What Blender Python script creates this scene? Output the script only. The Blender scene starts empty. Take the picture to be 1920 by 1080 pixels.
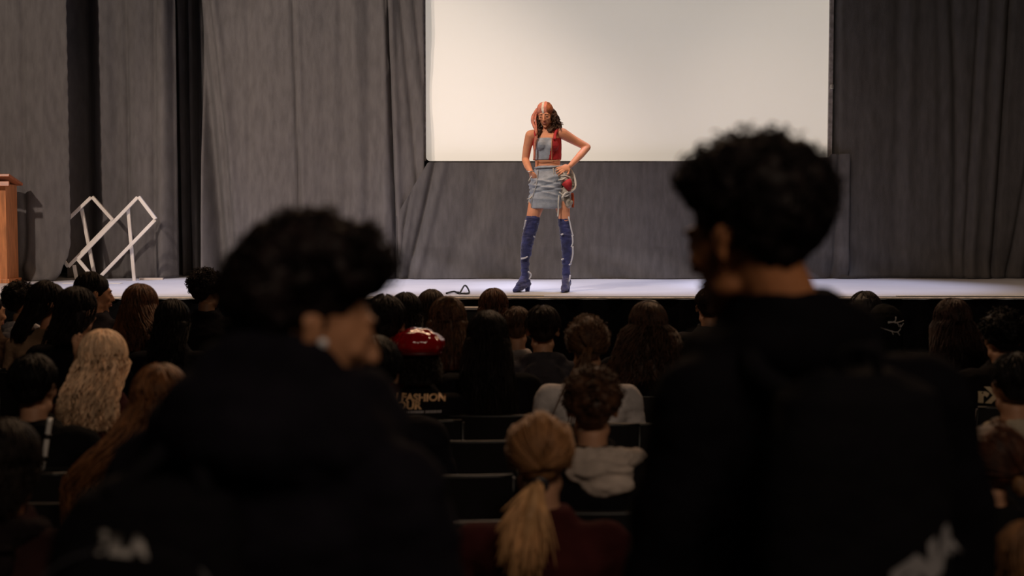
import bpy, bmesh, math, random
import numpy as np
from mathutils import Vector, Matrix, noise
from mathutils.bvhtree import BVHTree
R = math.radians
random.seed(7)
scn = bpy.context.scene
col = scn.collection

# ------------------------------------------------------------------ camera
F = 2484.0
PITCH = math.atan(140 / F)
CZ = 1.70
cam_d = bpy.data.cameras.new('camera')
cam = bpy.data.objects.new('camera', cam_d)
col.objects.link(cam)
cam.location = (0, 0, CZ)
cam.rotation_euler = (math.pi / 2 - PITCH, 0, 0)
cam_d.sensor_width = 36
cam_d.lens = F / 1920 * 36
cam_d.clip_end = 60
cam_d.dof.use_dof = True
cam_d.dof.focus_distance = 12.3
cam_d.dof.aperture_fstop = 2.35
scn.camera = cam

# ------------------------------------------------------------------ world, exposure
w = bpy.data.worlds.new('world'); scn.world = w
w.use_nodes = True
w.node_tree.nodes['Background'].inputs[0].default_value = (1, .9, .8, 1)
w.node_tree.nodes['Background'].inputs[1].default_value = 0.02
scn.view_settings.view_transform = 'Standard'
scn.view_settings.look = 'None'
scn.view_settings.exposure = 0.0
scn.view_settings.gamma = 1.0
scn.view_settings.use_curve_mapping = False
scn.cycles.use_denoising = True
scn.cycles.sample_clamp_indirect = 4

# ------------------------------------------------------------------ lights
def spot(name, loc, target, energy, color, angle, blend=.5, size=.15):
    l = bpy.data.lights.new(name, 'SPOT'); l.energy = energy; l.color = color
    l.spot_size = R(angle); l.spot_blend = blend; l.shadow_soft_size = size
    o = bpy.data.objects.new(name, l); col.objects.link(o); o.location = loc
    o.rotation_euler = (Vector(target) - Vector(loc)).to_track_quat('-Z', 'Y').to_euler()
    return o
def area(name, loc, target, energy, color, sx, sy):
    l = bpy.data.lights.new(name, 'AREA'); l.energy = energy; l.color = color
    l.shape = 'RECTANGLE'; l.size = sx; l.size_y = sy
    o = bpy.data.objects.new(name, l); col.objects.link(o); o.location = loc
    o.rotation_euler = (Vector(target) - Vector(loc)).to_track_quat('-Z', 'Y').to_euler()
    return o
WARM = (1, .82, .69)
for _x, _tx, _tz, _e, _an in ((-7.4, -3.9, 2.6, 2000, 42), (-5.4, -2.1, 2.8, 1450, 32), (-3.4, 0.5, 2.6, 260, 30), (-0.4, 3.9, 2.6, 480, 34)):
    spot('stage_spot_light', (_x, 5.6, 6.9), (_tx, 13.0, _tz), _e, WARM, _an, .6)
spot('model_follow_spot', (-3.2, 6.6, 6.9), (0.35, 12.0, 1.85), 900, (1, .84, .71), 14, .5)
for _x, _e in ((-3.2, 900), (-1.1, 1120), (1.2, 1120), (3.2, 950)):
    spot('overhead_wash_light', (_x, 13.0, 6.9), (_x, 12.98, 1), _e, (.68, .72, 1), 36, .8, .1)
for _x in (-3.6, -1.2, 1.2, 3.6):
    spot('front_deck_light', (_x, 8.7, 6.9), (_x, 11.55, 1.0), 260, (1, .84, .70), 26, .8)
area('house_light', (1.5, -1.2, 5.0), (0, 4.5, 1.0), 74, (1, .77, .58), 3, 1.5)
area('proscenium_light', (0, 11.0, 6.0), (0, 7.0, 0), 200, (1, .62, .36), 8, .4)

# ------------------------------------------------------------------ pixel <-> world
CP, SP = math.cos(PITCH), math.sin(PITCH)
def P(u, v, d):
    a, b = (u - 960) / F, (540 - v) / F
    dx, dy, dz = a, CP + b * SP, -SP + b * CP
    t = d / dy
    return Vector((dx * t, d, CZ + dz * t))
def Yat(v, z):
    b = (540 - v) / F
    return (z - CZ) / ((-SP + b * CP) / (CP + b * SP))
SZ = P(960, 547, 12).z
YF = Yat(557, SZ)          # stage front edge
YB = Yat(523, SZ)          # back curtain foot

# ------------------------------------------------------------------ materials
MATS = {}
def mat(name, color, rough=.8, bump=0, bscale=200, metal=0, spec=.5, var=0, vscale=5, emit=None, coat=0, stretch=None, sheen=0, color2=None):
    if name in MATS: return MATS[name]
    m = bpy.data.materials.new(name); m.use_nodes = True
    nt = m.node_tree; b = nt.nodes['Principled BSDF']
    b.inputs['Base Color'].default_value = (*color, 1)
    b.inputs['Roughness'].default_value = rough
    b.inputs['Metallic'].default_value = metal
    b.inputs['Specular IOR Level'].default_value = spec
    b.inputs['Coat Weight'].default_value = coat
    b.inputs['Sheen Weight'].default_value = sheen
    tc = nt.nodes.new('ShaderNodeTexCoord'); vec = tc.outputs['Object']
    if stretch:
        mp = nt.nodes.new('ShaderNodeMapping'); mp.inputs['Scale'].default_value = stretch
        nt.links.new(vec, mp.inputs['Vector']); vec = mp.outputs['Vector']
    if var:
        n = nt.nodes.new('ShaderNodeTexNoise'); n.inputs['Scale'].default_value = vscale; n.inputs['Detail'].default_value = 5
        nt.links.new(vec, n.inputs['Vector'])
        cr = nt.nodes.new('ShaderNodeValToRGB')
        c2 = color2 or tuple(max(0, c * (1 - var)) for c in color)
        c1 = color if color2 else tuple(c * (1 + var) for c in color)
        cr.color_ramp.elements[0].color = (*c2, 1); cr.color_ramp.elements[1].color = (*c1, 1)
        cr.color_ramp.elements[0].position = .35; cr.color_ramp.elements[1].position = .65
        nt.links.new(n.outputs['Fac'], cr.inputs['Fac']); nt.links.new(cr.outputs['Color'], b.inputs['Base Color'])
    if bump:
        n2 = nt.nodes.new('ShaderNodeTexNoise'); n2.inputs['Scale'].default_value = bscale; n2.inputs['Detail'].default_value = 3
        nt.links.new(vec, n2.inputs['Vector'])
        bp = nt.nodes.new('ShaderNodeBump'); bp.inputs['Strength'].default_value = bump; bp.inputs['Distance'].default_value = .01
        nt.links.new(n2.outputs['Fac'], bp.inputs['Height']); nt.links.new(bp.outputs['Normal'], b.inputs['Normal'])
    if emit:
        b.inputs['Emission Color'].default_value = (*emit[0], 1); b.inputs['Emission Strength'].default_value = emit[1]
    MATS[name] = m
    return m
def cloth(c, name=None, rough=.9, spec=.05, bump=.25):
    return mat(name or 'cloth_%.3f_%.3f_%.3f' % tuple(c), c, rough, bump, 60, spec=spec, var=.25, vscale=9)
def hairmat(c): return mat('hair_%.3f_%.3f_%.3f' % tuple(c), c, .55, 0, spec=.12 if c[0] < .03 else .3, var=.45 if c[0] < .3 else .22, vscale=14, stretch=(3, 3, .6))
def skinmat(c): return mat('skin_%.3f_%.3f_%.3f' % tuple(c), c, .55, .08, 120, spec=.4, var=.08, vscale=12)

# ------------------------------------------------------------------ mesh helpers
def link(name, me, m=None, parent=None, smooth=True, loc=None):
    o = bpy.data.objects.new(name, me); col.objects.link(o)
    if m is not None:
        if len(me.materials) == 0: me.materials.append(None)
        o.material_slots[0].link = 'OBJECT'; o.material_slots[0].material = m
    if smooth and len(me.polygons) and not me.polygons[0].use_smooth:
        me.polygons.foreach_set('use_smooth', [True] * len(me.polygons))
    if parent is not None: o.parent = parent
    if loc is not None: o.location = loc
    return o
def tag(o, label=None, cat=None, group=None, kind=None):
    if label: o['label'] = label
    if cat: o['category'] = cat
    if group: o['group'] = group
    if kind: o['kind'] = kind
    return o
def empty(name, loc=(0, 0, 0)):
    o = bpy.data.objects.new(name, None); col.objects.link(o); o.location = loc; o.empty_display_size = .1
    return o
def mesh_of(verts, faces, name='m'):
    me = bpy.data.meshes.new(name); me.from_pydata([tuple(v) for v in verts], [], [tuple(int(i) for i in f) for f in faces]); me.update()
    return me
_b = bmesh.new(); bmesh.ops.create_icosphere(_b, subdivisions=2, radius=1)
ICO_V = np.array([v.co[:] for v in _b.verts]); ICO_F = [tuple(v.index for v in f.verts) for f in _b.faces]; _b.free()

class Blob:
    """collects closed primitives that are then fused into ONE continuous surface"""
    def __init__(s): s.v = []; s.f = []; s.n = 0
    def add(s, V, Fc):
        s.v.append(np.asarray(V, float)); s.f += [tuple(i + s.n for i in f) for f in Fc]; s.n += len(V)
    def ell(s, c, r, rot=None):
        if not hasattr(r, '__len__'): r = (r, r, r)
        V = ICO_V * np.array(r)
        if rot is not None: V = V @ np.array(rot).T
        s.add(V + np.array(c), ICO_F); return s
    def cap(s, a, b, ra, rb, seg=14):
        a, b = Vector(a), Vector(b)
        s.ell(a, ra); s.ell(b, rb)
        d = (b - a)
        if d.length < 1e-5: return s
        q = d.to_track_quat('Z', 'Y').to_matrix()
        V = []
        for p, r in ((a, ra), (b, rb)):
            for i in range(seg):
                t = 2 * math.pi * i / seg
                V.append(p + q @ Vector((math.cos(t) * r, math.sin(t) * r, 0)))
        Fc = [(i, (i + 1) % seg, seg + (i + 1) % seg, seg + i) for i in range(seg)]
        Fc += [tuple(range(seg - 1, -1, -1)), tuple(range(seg, 2 * seg))]
        s.add([v[:] for v in V], Fc); return s
    def chain(s, pts, rs):
        for i in range(len(pts) - 1): s.cap(pts[i], pts[i + 1], rs[i], rs[i + 1])
        return s
    def loft(s, secs, seg=28, e=1.0):
        """secs: (centre, x axis vector, y axis vector)"""
        V = []; n = len(secs)
        for c, ax, ay in secs:
            c, ax, ay = Vector(c), Vector(ax), Vector(ay)
            for i in range(seg):
                t = 2 * math.pi * i / seg
                ct, st = math.cos(t), math.sin(t)
                ct = math.copysign(abs(ct) ** e, ct); st = math.copysign(abs(st) ** e, st)
                V.append((c + ax * ct + ay * st)[:])
        Fc = []
        for k in range(n - 1):
            for i in range(seg):
                j = (i + 1) % seg
                Fc.append((k * seg + i, k * seg + j, (k + 1) * seg + j, (k + 1) * seg + i))
        Fc += [tuple(range(seg - 1, -1, -1)), tuple(range((n - 1) * seg, n * seg))]
        s.add(V, Fc); return s
    def mesh(s, name='body', voxel=.008, smooth=3, disp=0, dscale=10, seed=0, stretch=(1, 1, 1), raw=False):
        me = mesh_of(np.concatenate(s.v), s.f, name)
        if raw: return me
        o = bpy.data.objects.new('tmp', me); col.objects.link(o)
        m = o.modifiers.new('r', 'REMESH'); m.mode = 'VOXEL'; m.voxel_size = voxel
        if smooth:
            m = o.modifiers.new('s', 'SMOOTH'); m.iterations = smooth; m.factor = .6
        dg = bpy.context.evaluated_depsgraph_get(); dg.update()
        me2 = bpy.data.meshes.new_from_object(o.evaluated_get(dg))
        me2.name = name
        bpy.data.objects.remove(o); bpy.data.meshes.remove(me)
        if disp:
            n = len(me2.vertices); co = np.empty(n * 3); me2.vertices.foreach_get('co', co); co = co.reshape(-1, 3)
            no = np.empty(n * 3); me2.vertices.foreach_get('normal', no); no = no.reshape(-1, 3)
            sc = np.array(stretch) * dscale
            h = np.array([noise.fractal(Vector(c * sc) + Vector((seed * 7.3, 0, 0)), .8, 2.1, 3) for c in co])
            co += no * (h * disp)[:, None]
            me2.vertices.foreach_set('co', co.ravel()); me2.update()
        me2.polygons.foreach_set('use_smooth', [True] * len(me2.polygons))
        return me2

def add_box(V, Fc, M, sx, sy, sz):
    n = len(V)
    for x in (-1, 1):
        for y in (-1, 1):
            for z in (-1, 1): V.append((M @ Vector((x * sx / 2, y * sy / 2, z * sz / 2)))[:])
    for f in ((0, 1, 3, 2), (4, 6, 7, 5), (0, 4, 5, 1), (2, 3, 7, 6), (0, 2, 6, 4), (1, 5, 7, 3)): Fc.append(tuple(n + i for i in f))
def box_mesh(sx, sy, sz, bev=.004, c=(0, 0, 0), rot=None):
    V, Fc = [], []
    M = Matrix.Translation(c) @ (rot.to_4x4() if rot else Matrix.Identity(4))
    add_box(V, Fc, M, sx, sy, sz)
    me = mesh_of(V, Fc)
    if bev:
        bm = bmesh.new(); bm.from_mesh(me)
        bmesh.ops.bevel(bm, geom=bm.edges[:], offset=bev, segments=2, affect='EDGES', profile=.5)
        bm.to_mesh(me); bm.free()
    return me
def bar_mesh(a, b, wx, wy, bev=.003):
    a, b = Vector(a), Vector(b)
    return box_mesh(wx, wy, (b - a).length, bev, (a + b) / 2, (b - a).to_track_quat('Z', 'Y').to_matrix())
def tube_geo(paths, rad, seg=4, taper=.4):
    """many thin tubes at once; paths: list of arrays (k,3)"""
    V, Fc = [], []; n = 0
    for pi, p in enumerate(paths):
        p = np.asarray(p, float); k = len(p)
        t = np.gradient(p, axis=0); t /= np.linalg.norm(t, axis=1)[:, None] + 1e-9
        up = np.array([.13, .2, .97]) if abs(t[0, 2]) < .8 else np.array([1., .1, .1])
        a = np.cross(t, up); a /= np.linalg.norm(a, axis=1)[:, None] + 1e-9
        b = np.cross(t, a)
        r = rad[pi] if hasattr(rad, '__len__') else rad
        rr = r * (1 - (1 - taper) * np.linspace(0, 1, k))
        ang = np.arange(seg) * 2 * math.pi / seg
        ring = p[:, None, :] + (a[:, None, :] * np.cos(ang)[None, :, None] + b[:, None, :] * np.sin(ang)[None, :, None]) * rr[:, None, None]
        V.append(ring.reshape(-1, 3))
        for i in range(k - 1):
            for j in range(seg):
                j2 = (j + 1) % seg
                Fc.append((n + i * seg + j, n + i * seg + j2, n + (i + 1) * seg + j2, n + (i + 1) * seg + j))
        Fc.append(tuple(n + j for j in range(seg - 1, -1, -1))); Fc.append(tuple(n + (k - 1) * seg + j for j in range(seg)))
        n += k * seg
    return np.concatenate(V), Fc
def np_mesh(V, Fc, name='m'):
    me = bpy.data.meshes.new(name)
    me.vertices.add(len(V)); me.vertices.foreach_set('co', np.asarray(V, np.float32).ravel())
    ls = np.fromiter((len(f) for f in Fc), int, len(Fc)); tot = int(ls.sum())
    me.loops.add(tot); me.polygons.add(len(Fc))
    me.loops.foreach_set('vertex_index', np.fromiter((i for f in Fc for i in f), int, tot))
    st = np.concatenate([[0], np.cumsum(ls)[:-1]])
    me.polygons.foreach_set('loop_start', st)
    me.polygons.foreach_set('use_smooth', np.ones(len(Fc), bool))
    me.update(calc_edges=True); me.validate()
    return me
def tubes(paths, rad, seg=4, taper=.4): return np_mesh(*tube_geo(paths, rad, seg, taper))
def smooth_path(pts, n=12):
    pts = [Vector(p) for p in pts]; out = []
    for i in range(n):
        t = i / (n - 1) * (len(pts) - 1); k = min(int(t), len(pts) - 2); f = t - k
        p0 = pts[max(k - 1, 0)]; p1 = pts[k]; p2 = pts[k + 1]; p3 = pts[min(k + 2, len(pts) - 1)]
        out.append((.5 * ((2 * p1) + (-p0 + p2) * f + (2 * p0 - 5 * p1 + 4 * p2 - p3) * f * f + (-p0 + 3 * p1 - 3 * p2 + p3) * f ** 3))[:])
    return out
def split_mesh(me, test):
    """faces for which test(centre) holds move to a new mesh"""
    bm = bmesh.new(); bm.from_mesh(me)
    b2 = bm.copy()
    bmesh.ops.delete(b2, geom=[f for f in b2.faces if not test(f.calc_center_median())], context='FACES')
    bmesh.ops.delete(bm, geom=[f for f in bm.faces if test(f.calc_center_median())], context='FACES')
    m2 = bpy.data.meshes.new(me.name + '_b'); b2.to_mesh(m2); bm.to_mesh(me); bm.free(); b2.free()
    return m2
def text_mesh(txt, size, bold=.0):
    c = bpy.data.curves.new('t', 'FONT'); c.body = txt; c.size = size; c.align_x = 'CENTER'; c.align_y = 'CENTER'; c.offset = bold; c.resolution_u = 3
    o = bpy.data.objects.new('t', c); col.objects.link(o)
    dg = bpy.context.evaluated_depsgraph_get()
    me = bpy.data.meshes.new_from_object(o.evaluated_get(dg)); bpy.data.objects.remove(o); bpy.data.curves.remove(c)
    bm = bmesh.new(); bm.from_mesh(me); bmesh.ops.triangulate(bm, faces=bm.faces)
    bmesh.ops.subdivide_edges(bm, edges=[e for e in bm.edges if e.calc_length() > size * .25], cuts=2)
    bmesh.ops.triangulate(bm, faces=bm.faces)
    bm.to_mesh(me); bm.free()
    return me
def project_decal(me, target_me, M, off=.003, direction=(0, 1, 0)):
    """lay flat letters onto the garment surface (both in the person's own space)"""
    bm = bmesh.new(); bm.from_mesh(target_me); bvh = BVHTree.FromBMesh(bm); bm.free()
    d = Vector(direction).normalized(); last = None
    for v in me.vertices:
        p = M @ v.co
        h, nn, i, dd = bvh.ray_cast(p - d * .6, d)
        if h is not None: last = (h - p).dot(d)
        v.co = p + d * ((last or 0) - off)
    me.update(); return me
# ------------------------------------------------------------------ human anatomy
def head_prims(B, M, face=True, s=1.0):
    """M: head frame (x right, y forward, z up), origin between the ears at eye height"""
    M3 = M.to_3x3(); q = np.array(M3)
    T = lambda x, y, z: (M @ Vector((x * s, y * s, z * s)))
    E = lambda c, r, rx=0: B.ell(T(*c), tuple(k * s for k in r), q @ np.array(Matrix.Rotation(rx, 3, 'X')))
    E((0, -.016, .034), (.074, .094, .083))
    E((0, .028, .000), (.064, .066, .088))
    E((0, .030, -.045), (.056, .055, .060))
    E((0, .045, -.084), (.036, .036, .028))
    E((0, .074, -.100), (.017, .014, .015))
    for k in (-1, 1):
        E((k * .036, .062, -.020), (.024, .024, .020))      # cheekbone
        E((k * .030, .082, .026), (.024, .011, .008))       # brow
        E((k * .031, .078, .004), (.017, .013, .011))       # eyelid
        E((k * .050, .012, -.066), (.014, .030, .020))      # jaw angle
        E((k * .081, -.012, -.004), (.007, .017, .030), -.2)  # ear
        E((k * .085, -.020, .010), (.007, .014, .018), -.2)
        E((k * .011, .102, -.034), (.008, .009, .007))      # nostril
    B.cap(T(0, .090, .012), T(0, .110, -.030), .008 * s, .011 * s)
    E((0, .089, -.056), (.023, .010, .006)); E((0, .088, -.067), (.020, .010, .007))
def eyes_of(parent, M, name='eye', s=1.0):
    for k in (-1, 1):
        B = Blob(); B.ell(M @ (Vector((k * .031, .083, .000)) * s), (.011 * s, .009 * s, .0045 * s), np.array(M.to_3x3()))
        link('eye', B.mesh(raw=True), mat('eye_dark', (.03, .018, .012), .2), parent)
        B = Blob()
        for i in range(4):
            B.ell(M @ (Vector((k * (.018 + .009 * i), .093 - .003 * i, .026 + .002 * math.sin(i))) * s), (.006 * s, .004 * s, .0024 * s), np.array(M.to_3x3()))
        link('eyebrow', B.mesh(raw=True), mat('brow_dark', (.02, .012, .008), .8), parent)
    B = Blob(); q = np.array(M.to_3x3())
    B.ell(M @ (Vector((0, .092, -.0555)) * s), (.021 * s, .009 * s, .0045 * s), q); B.ell(M @ (Vector((0, .092, -.066)) * s), (.018 * s, .0095 * s, .006 * s), q)
    link('lips', B.mesh(raw=True), mat('lips', (.48, .17, .13), .4), parent)

def hand_prims(B, wrist, d, n, side=1, curl=.5, s=1.0, spread=.08):
    """d: direction of the fingers, n: normal out of the back of the hand, side: +1 thumb on +lateral"""
    wrist = Vector(wrist); d = Vector(d).normalized(); n = Vector(n); n = (n - d * n.dot(d)).normalized(); l = d.cross(n) * side
    pc = wrist + d * .045 * s
    q = Matrix((l, d, n)).transposed()
    B.ell(pc, (.040 * s, .050 * s, .015 * s), np.array(q))
    for i, (o, L) in enumerate(((.028, .072), (.010, .080), (-.009, .075), (-.027, .060))):
        p = wrist + (d * .082 + l * o) * s
        a = curl * .35; dd = (d + l * (o * spread * 30)).normalized()
        for k, fr in enumerate((.45, .32, .23)):
            a2 = a + curl * .75 * k
            v = dd * math.cos(a2) - n * math.sin(a2)
            p2 = p + v * L * fr * s
            r = (.0088 - .0009 * k) * s
            B.cap(p, p2, r, r * .92, 8); p = p2
    p = wrist + (d * .022 + l * .030) * s
    for L, v in ((.036, d * .6 + l * .75 - n * .25), (.030, d * .85 + l * .35 - n * .4), (.024, d * .95 + l * .1 - n * .5)):
        p2 = p + v.normalized() * L * s
        B.cap(p, p2, .0105 * s, .0092 * s, 8); p = p2

def Rz(a): return Matrix.Rotation(a, 3, 'Z')
def body_prims(B, J, infl=0.0, hands=True, legs=True, arms=True, torso=True, s=1.0):
    """J: joints + body yaw; infl > 0 grows the same shape for a garment"""
    q = Rz(J['yaw']); X = q @ Vector((1, 0, 0)); Y = q @ Vector((0, 1, 0))
    bw = J.get('bw', 1.0)
    if torso:
        secs = []
        for c, rx, ry in J['spine']:
            secs.append((c, X * (rx * bw + infl), Y * (ry + infl)))
        B.loft(secs)
    if arms:
        for k in ('l', 'r'):
            sh, el, wr = J['sh_' + k], J['el_' + k], J['wr_' + k]
            m = Vector(sh).lerp(Vector(el), .45); fm = Vector(el).lerp(Vector(wr), .3)
            B.chain([Vector(J['chest']).lerp(Vector(sh), .55), sh, m, el, fm, wr], [(.06 * s + infl), (.050 * s + infl), (.044 * s + infl), (.036 * s + infl), (.037 * s + infl), (.024 * s + infl * .8)])
            if hands:
                hd = J.get('hd_' + k) or (Vector(wr) - Vector(el))
                hand_prims(B, wr, hd, J.get('hn_' + k, (0, 0, 1)), J.get('hs_' + k, 1 if k == 'l' else -1), J.get('curl', .6), s)
    if legs:
        for k in ('l', 'r'):
            hp, kn, an, to = J['hp_' + k], J['kn_' + k], J['an_' + k], J['to_' + k]
            th = Vector(hp).lerp(Vector(kn), .3); cf = Vector(kn).lerp(Vector(an), .3)
            B.chain([hp, th, kn, cf, an], [.082 * s + infl, .076 * s + infl, .052 * s + infl, .052 * s + infl, .034 * s + infl])
            if infl == 0: B.chain([an, Vector(to)], [.034, .026])
def head_frame(c, yaw, pitch=0, roll=0):
    return Matrix.Translation(c) @ (Matrix.Rotation(yaw, 4, 'Z') @ Matrix.Rotation(pitch, 4, 'X') @ Matrix.Rotation(roll, 4, 'Y'))

# hair --------------------------------------------------------------
def scalp(phi, th, g=0.0):
    """phi measured from the back of the head, th from the crown"""
    a, b, c = .080 + g, .100 + g, .090 + g
    return np.array([a * math.sin(th) * math.sin(phi), -.016 - b * math.sin(th) * math.cos(phi), .036 + c * math.cos(th)])
def hair_base(B, M, kind, L=.3, spread=0, g=.012):
    q = np.array(M.to_3x3()); T = lambda x, y, z: M @ Vector((x, y, z))
    B.ell(T(0, -.022, .048), (.080 + g * .6, .098 + g * .6, .082 + g), q)
    B.ell(T(0, -.062, .000), (.064 + g * .5, .042 + g, .052), q)
    if kind == 'long':
        n = 7
        secs = []
        for i in range(n):
            t = i / (n - 1)
            hw = .086 + g + spread * t ** .8; z = .02 - L * t
            secs.append((T(0, -.066 - .092 * min(1, t * L / .20) ** 1.3, z), q @ np.array([hw * (1 - .25 * t ** 4), 0, 0]), q @ np.array([0, .050 - .022 * min(1, t * 2), 0])))
        secs = [(c, Vector(a), Vector(b)) for c, a, b in secs]
        B.loft(secs, 20)
    return B
def locks(M, rng, n, kind, L=.3, spread=0, g=.012, wave=.01, r=.004, tie=None, fall=None, pm=2.35):
    paths = []
    for i in range(n):
        phi = rng.uniform(-pm, pm); gg = g + rng.uniform(.0, .008)
        ph = rng.uniform(0, 6.3); th0 = rng.uniform(.05, .7); pts = []
        if kind == 'tied':
            end = np.array(tie); th1 = rng.uniform(.9, 1.7)
            a = scalp(phi, th1, gg) if abs(phi) > 1.0 else scalp(phi, rng.uniform(.1, .9), gg)
            for k in range(9):
                t = k / 8
                p = a * (1 - t) + end * t
                c = np.array([0, -.016, .036]); v = p - c
                rad = np.array([.080 + gg, .100 + gg, .090 + gg]); e = math.sqrt(((v / rad) ** 2).sum())
                if e < 1 or t < .85: p = c + v / max(e, .3)
                pts.append(p)
        else:
            th1 = 1.65 if kind == 'long' else rng.uniform(1.3, 1.95) if abs(phi) < 1.6 else rng.uniform(1.0, 1.35)
            if kind == 'short': th0 = rng.uniform(.05, th1 - .45)
            m = 8
            for k in range(m):
                th = th0 + (th1 - th0) * k / (m - 1)
                p = scalp(phi + .12 * math.sin(th * 3 + ph), th, gg)
                if abs(phi) > 1.9 and th > 1.1: p[1] = min(p[1], .045)
                pts.append(p)
            if kind == 'long':
                p0 = pts[-1].copy(); LL = L * rng.uniform(.75, 1.08); m2 = 10
                for k in range(1, m2):
                    t = k / (m2 - 1)
                    p = p0.copy(); p[2] -= LL * t
                    p[0] += math.copysign(1, p0[0]) * spread * t ** .8 * min(1, abs(p0[0]) / .07) + wave * math.sin(t * 9 + ph)
                    w_ = min(1, t * LL / .20); w_ = w_ * w_ * (3 - 2 * w_); p[1] = p0[1] + (-.206 + .05 * min(1, abs(phi) / 1.6) - p0[1]) * w_ + wave * .6 * math.cos(t * 8 + ph)
                    if fall: p[0] += fall * min(1, t * 1.6) ** 1.5
                    pts.append(p)
        paths.append([(M @ Vector(p))[:] for p in pts])
    return paths
def curls(M, rng, n, g=.05, rad=.012, cover=1.9, tube=.0022, out=.5, front=.8, shape=None, fall_off=True):
    """springy coils that stand off the scalp"""
    paths = []
    for i in range(n):
        u = rng.uniform(math.cos(cover), 1); th = math.acos(u); phi = rng.uniform(-math.pi, math.pi)
        if abs(phi) > 1.75 and th > 1.15: continue
        gg = g * rng.uniform(.35, 1.0) * (1 if th < 1.2 or not fall_off else max(.25, 1 - (th - 1.2) * 1.1))
        if shape: gg *= shape(phi, th)
        p = scalp(phi, th, gg); nrm = np.array([p[0], p[1] + .016, p[2] - .036]); nrm /= np.linalg.norm(nrm)
        a = np.cross(nrm, rng.normal(size=3)); a /= np.linalg.norm(a); b = np.cross(nrm, a)
        ax = nrm * out + a * (1 - out); ax /= np.linalg.norm(ax); e1 = np.cross(ax, b); e1 /= np.linalg.norm(e1); e2 = np.cross(ax, e1)
        rr = rad * rng.uniform(.6, 1.3); L = rng.uniform(.012, .032); ph = rng.uniform(0, 6.3); turns = rng.uniform(1.0, 1.8)
        pts = []
        for k in range(11):
            t = k / 10; an = ph + t * turns * 6.283
            pts.append((M @ Vector(p + ax * (L * (t - .5)) + (e1 * math.cos(an) + e2 * math.sin(an)) * rr))[:])
        paths.append(pts)
    return paths
def bumpy_shell(B, M, rng, n, g=.03, r=(.014, .026), cover=1.9, shape=None):
    q = np.array(M.to_3x3())
    for i in range(n):
        th = math.acos(rng.uniform(math.cos(cover), 1)); phi = rng.uniform(-math.pi, math.pi)
        if abs(phi) > 1.75 and th > 1.1: continue
        gg = g * rng.uniform(.5, 1) * (1 if th < 1.2 else max(.2, 1 - (th - 1.2) * 1.1))
        if shape: gg *= shape(phi, th)
        B.ell(M @ Vector(scalp(phi, th, gg * .6)), rng.uniform(*r))

# ------------------------------------------------------------------ seated spectator (local space: floor at 0, facing +Y)
ZT = 1.20
def seated_joints(lean=0.0, turn=0.0):
    J = dict(yaw=turn)
    q = Rz(turn)
    V = lambda x, y, z: q @ Vector((x, y, z))
    J['spine'] = [(V(0, -.03, .44), .13, .10), (V(0, -.03, .50), .165, .125), (V(0, -.035, .62), .145, .105), (V(0, -.04, .74), .155, .108),
                  (V(0, -.035, .83), .172, .105), (V(0, -.02, .885), .150, .082), (V(0, -.01, .925), .085, .058), (V(0, .0, .96), .052, .052), (V(0, .012, 1.02), .050, .052)]
    J['chest'] = V(0, -.03, .83)
    J['sh_l'] = V(-.180, -.02, .855); J['sh_r'] = V(.180, -.02, .855)
    J['el_l'] = V(-.235, .03, .60); J['el_r'] = V(.235, .03, .60)
    J['wr_l'] = V(-.11, .24, .575); J['wr_r'] = V(.11, .24, .575)
    J['hp_l'] = Vector((-.09, .0, .50)); J['hp_r'] = Vector((.09, .0, .50))
    J['kn_l'] = Vector((-.11, .40, .49)); J['kn_r'] = Vector((.11, .40, .49))
    J['an_l'] = Vector((-.11, .40, .08)); J['an_r'] = Vector((.11, .40, .08))
    J['to_l'] = Vector((-.12, .53, .035)); J['to_r'] = Vector((.12, .53, .035))
    return J
HC = Vector((0, .022, ZT - .121))
CACHE = {}
def cached(key, fn):
    if key not in CACHE: CACHE[key] = fn()
    return CACHE[key]
def seated_body(yaw, pitch, raise_hand=False):
    def f():
        B = Blob(); J = seated_joints()
        if raise_hand:
            J['el_l'] = Vector((-.26, .12, .66)); J['wr_l'] = Vector((-.20, .13, .90)); J['hn_l'] = (0, -1, 0); J['curl'] = .15
        body_prims(B, J); head_prims(B, head_frame(HC, yaw, pitch))
        return B.mesh('spectator_body', .0085 if abs(yaw) > .6 or raise_hand else .0105, 2)
    return cached(('body', round(yaw, 2), round(pitch, 2), raise_hand), f)
def top_mesh(kind):
    def f():
        J = seated_joints(); B = Blob()
        infl = dict(jacket=.030, hoodie=.026, tee=.014, sweater=.020, puffer=.045)[kind]
        J['spine'] = J['spine'][1:7] + [(Vector((0, -.005, .958)), .058, .052)]
        body_prims(B, J, infl, hands=False, legs=False)
        if kind in ('jacket', 'puffer'):
            for k in range(18):
                a = k / 18 * 6.283
                B.ell((.066 * math.sin(a), .004 + .062 * math.cos(a), .955 + .01 * math.cos(a)), (.018, .018, .03))
        if kind == 'hoodie':
            for k in range(15):
                a = (k / 14 - .5) * 4.4
                B.ell((.095 * math.sin(a), .0 - .085 * math.cos(a), .925 + .012 * math.cos(a)), (.036, .036, .040 + .012 * math.cos(a)))
            B.ell((0, -.115, .875), (.105, .045, .075)); B.ell((0, -.125, .82), (.06, .032, .05))
        return B.mesh('top_' + kind, .0105, 3, disp=.009, dscale=7, seed=len(kind), stretch=(1, 1, 1.6))
    return cached(('top', kind), f)
def sleeve_open_top(): pass
def pants_mesh():
    def f():
        J = seated_joints(); B = Blob(); J['spine'] = [(c, rx, ry) for c, rx, ry in J['spine'][:3]]
        body_prims(B, J, .016, hands=False, arms=False)
        return B.mesh('pants', .014, 2)
    return cached(('pants',), f)
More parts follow.
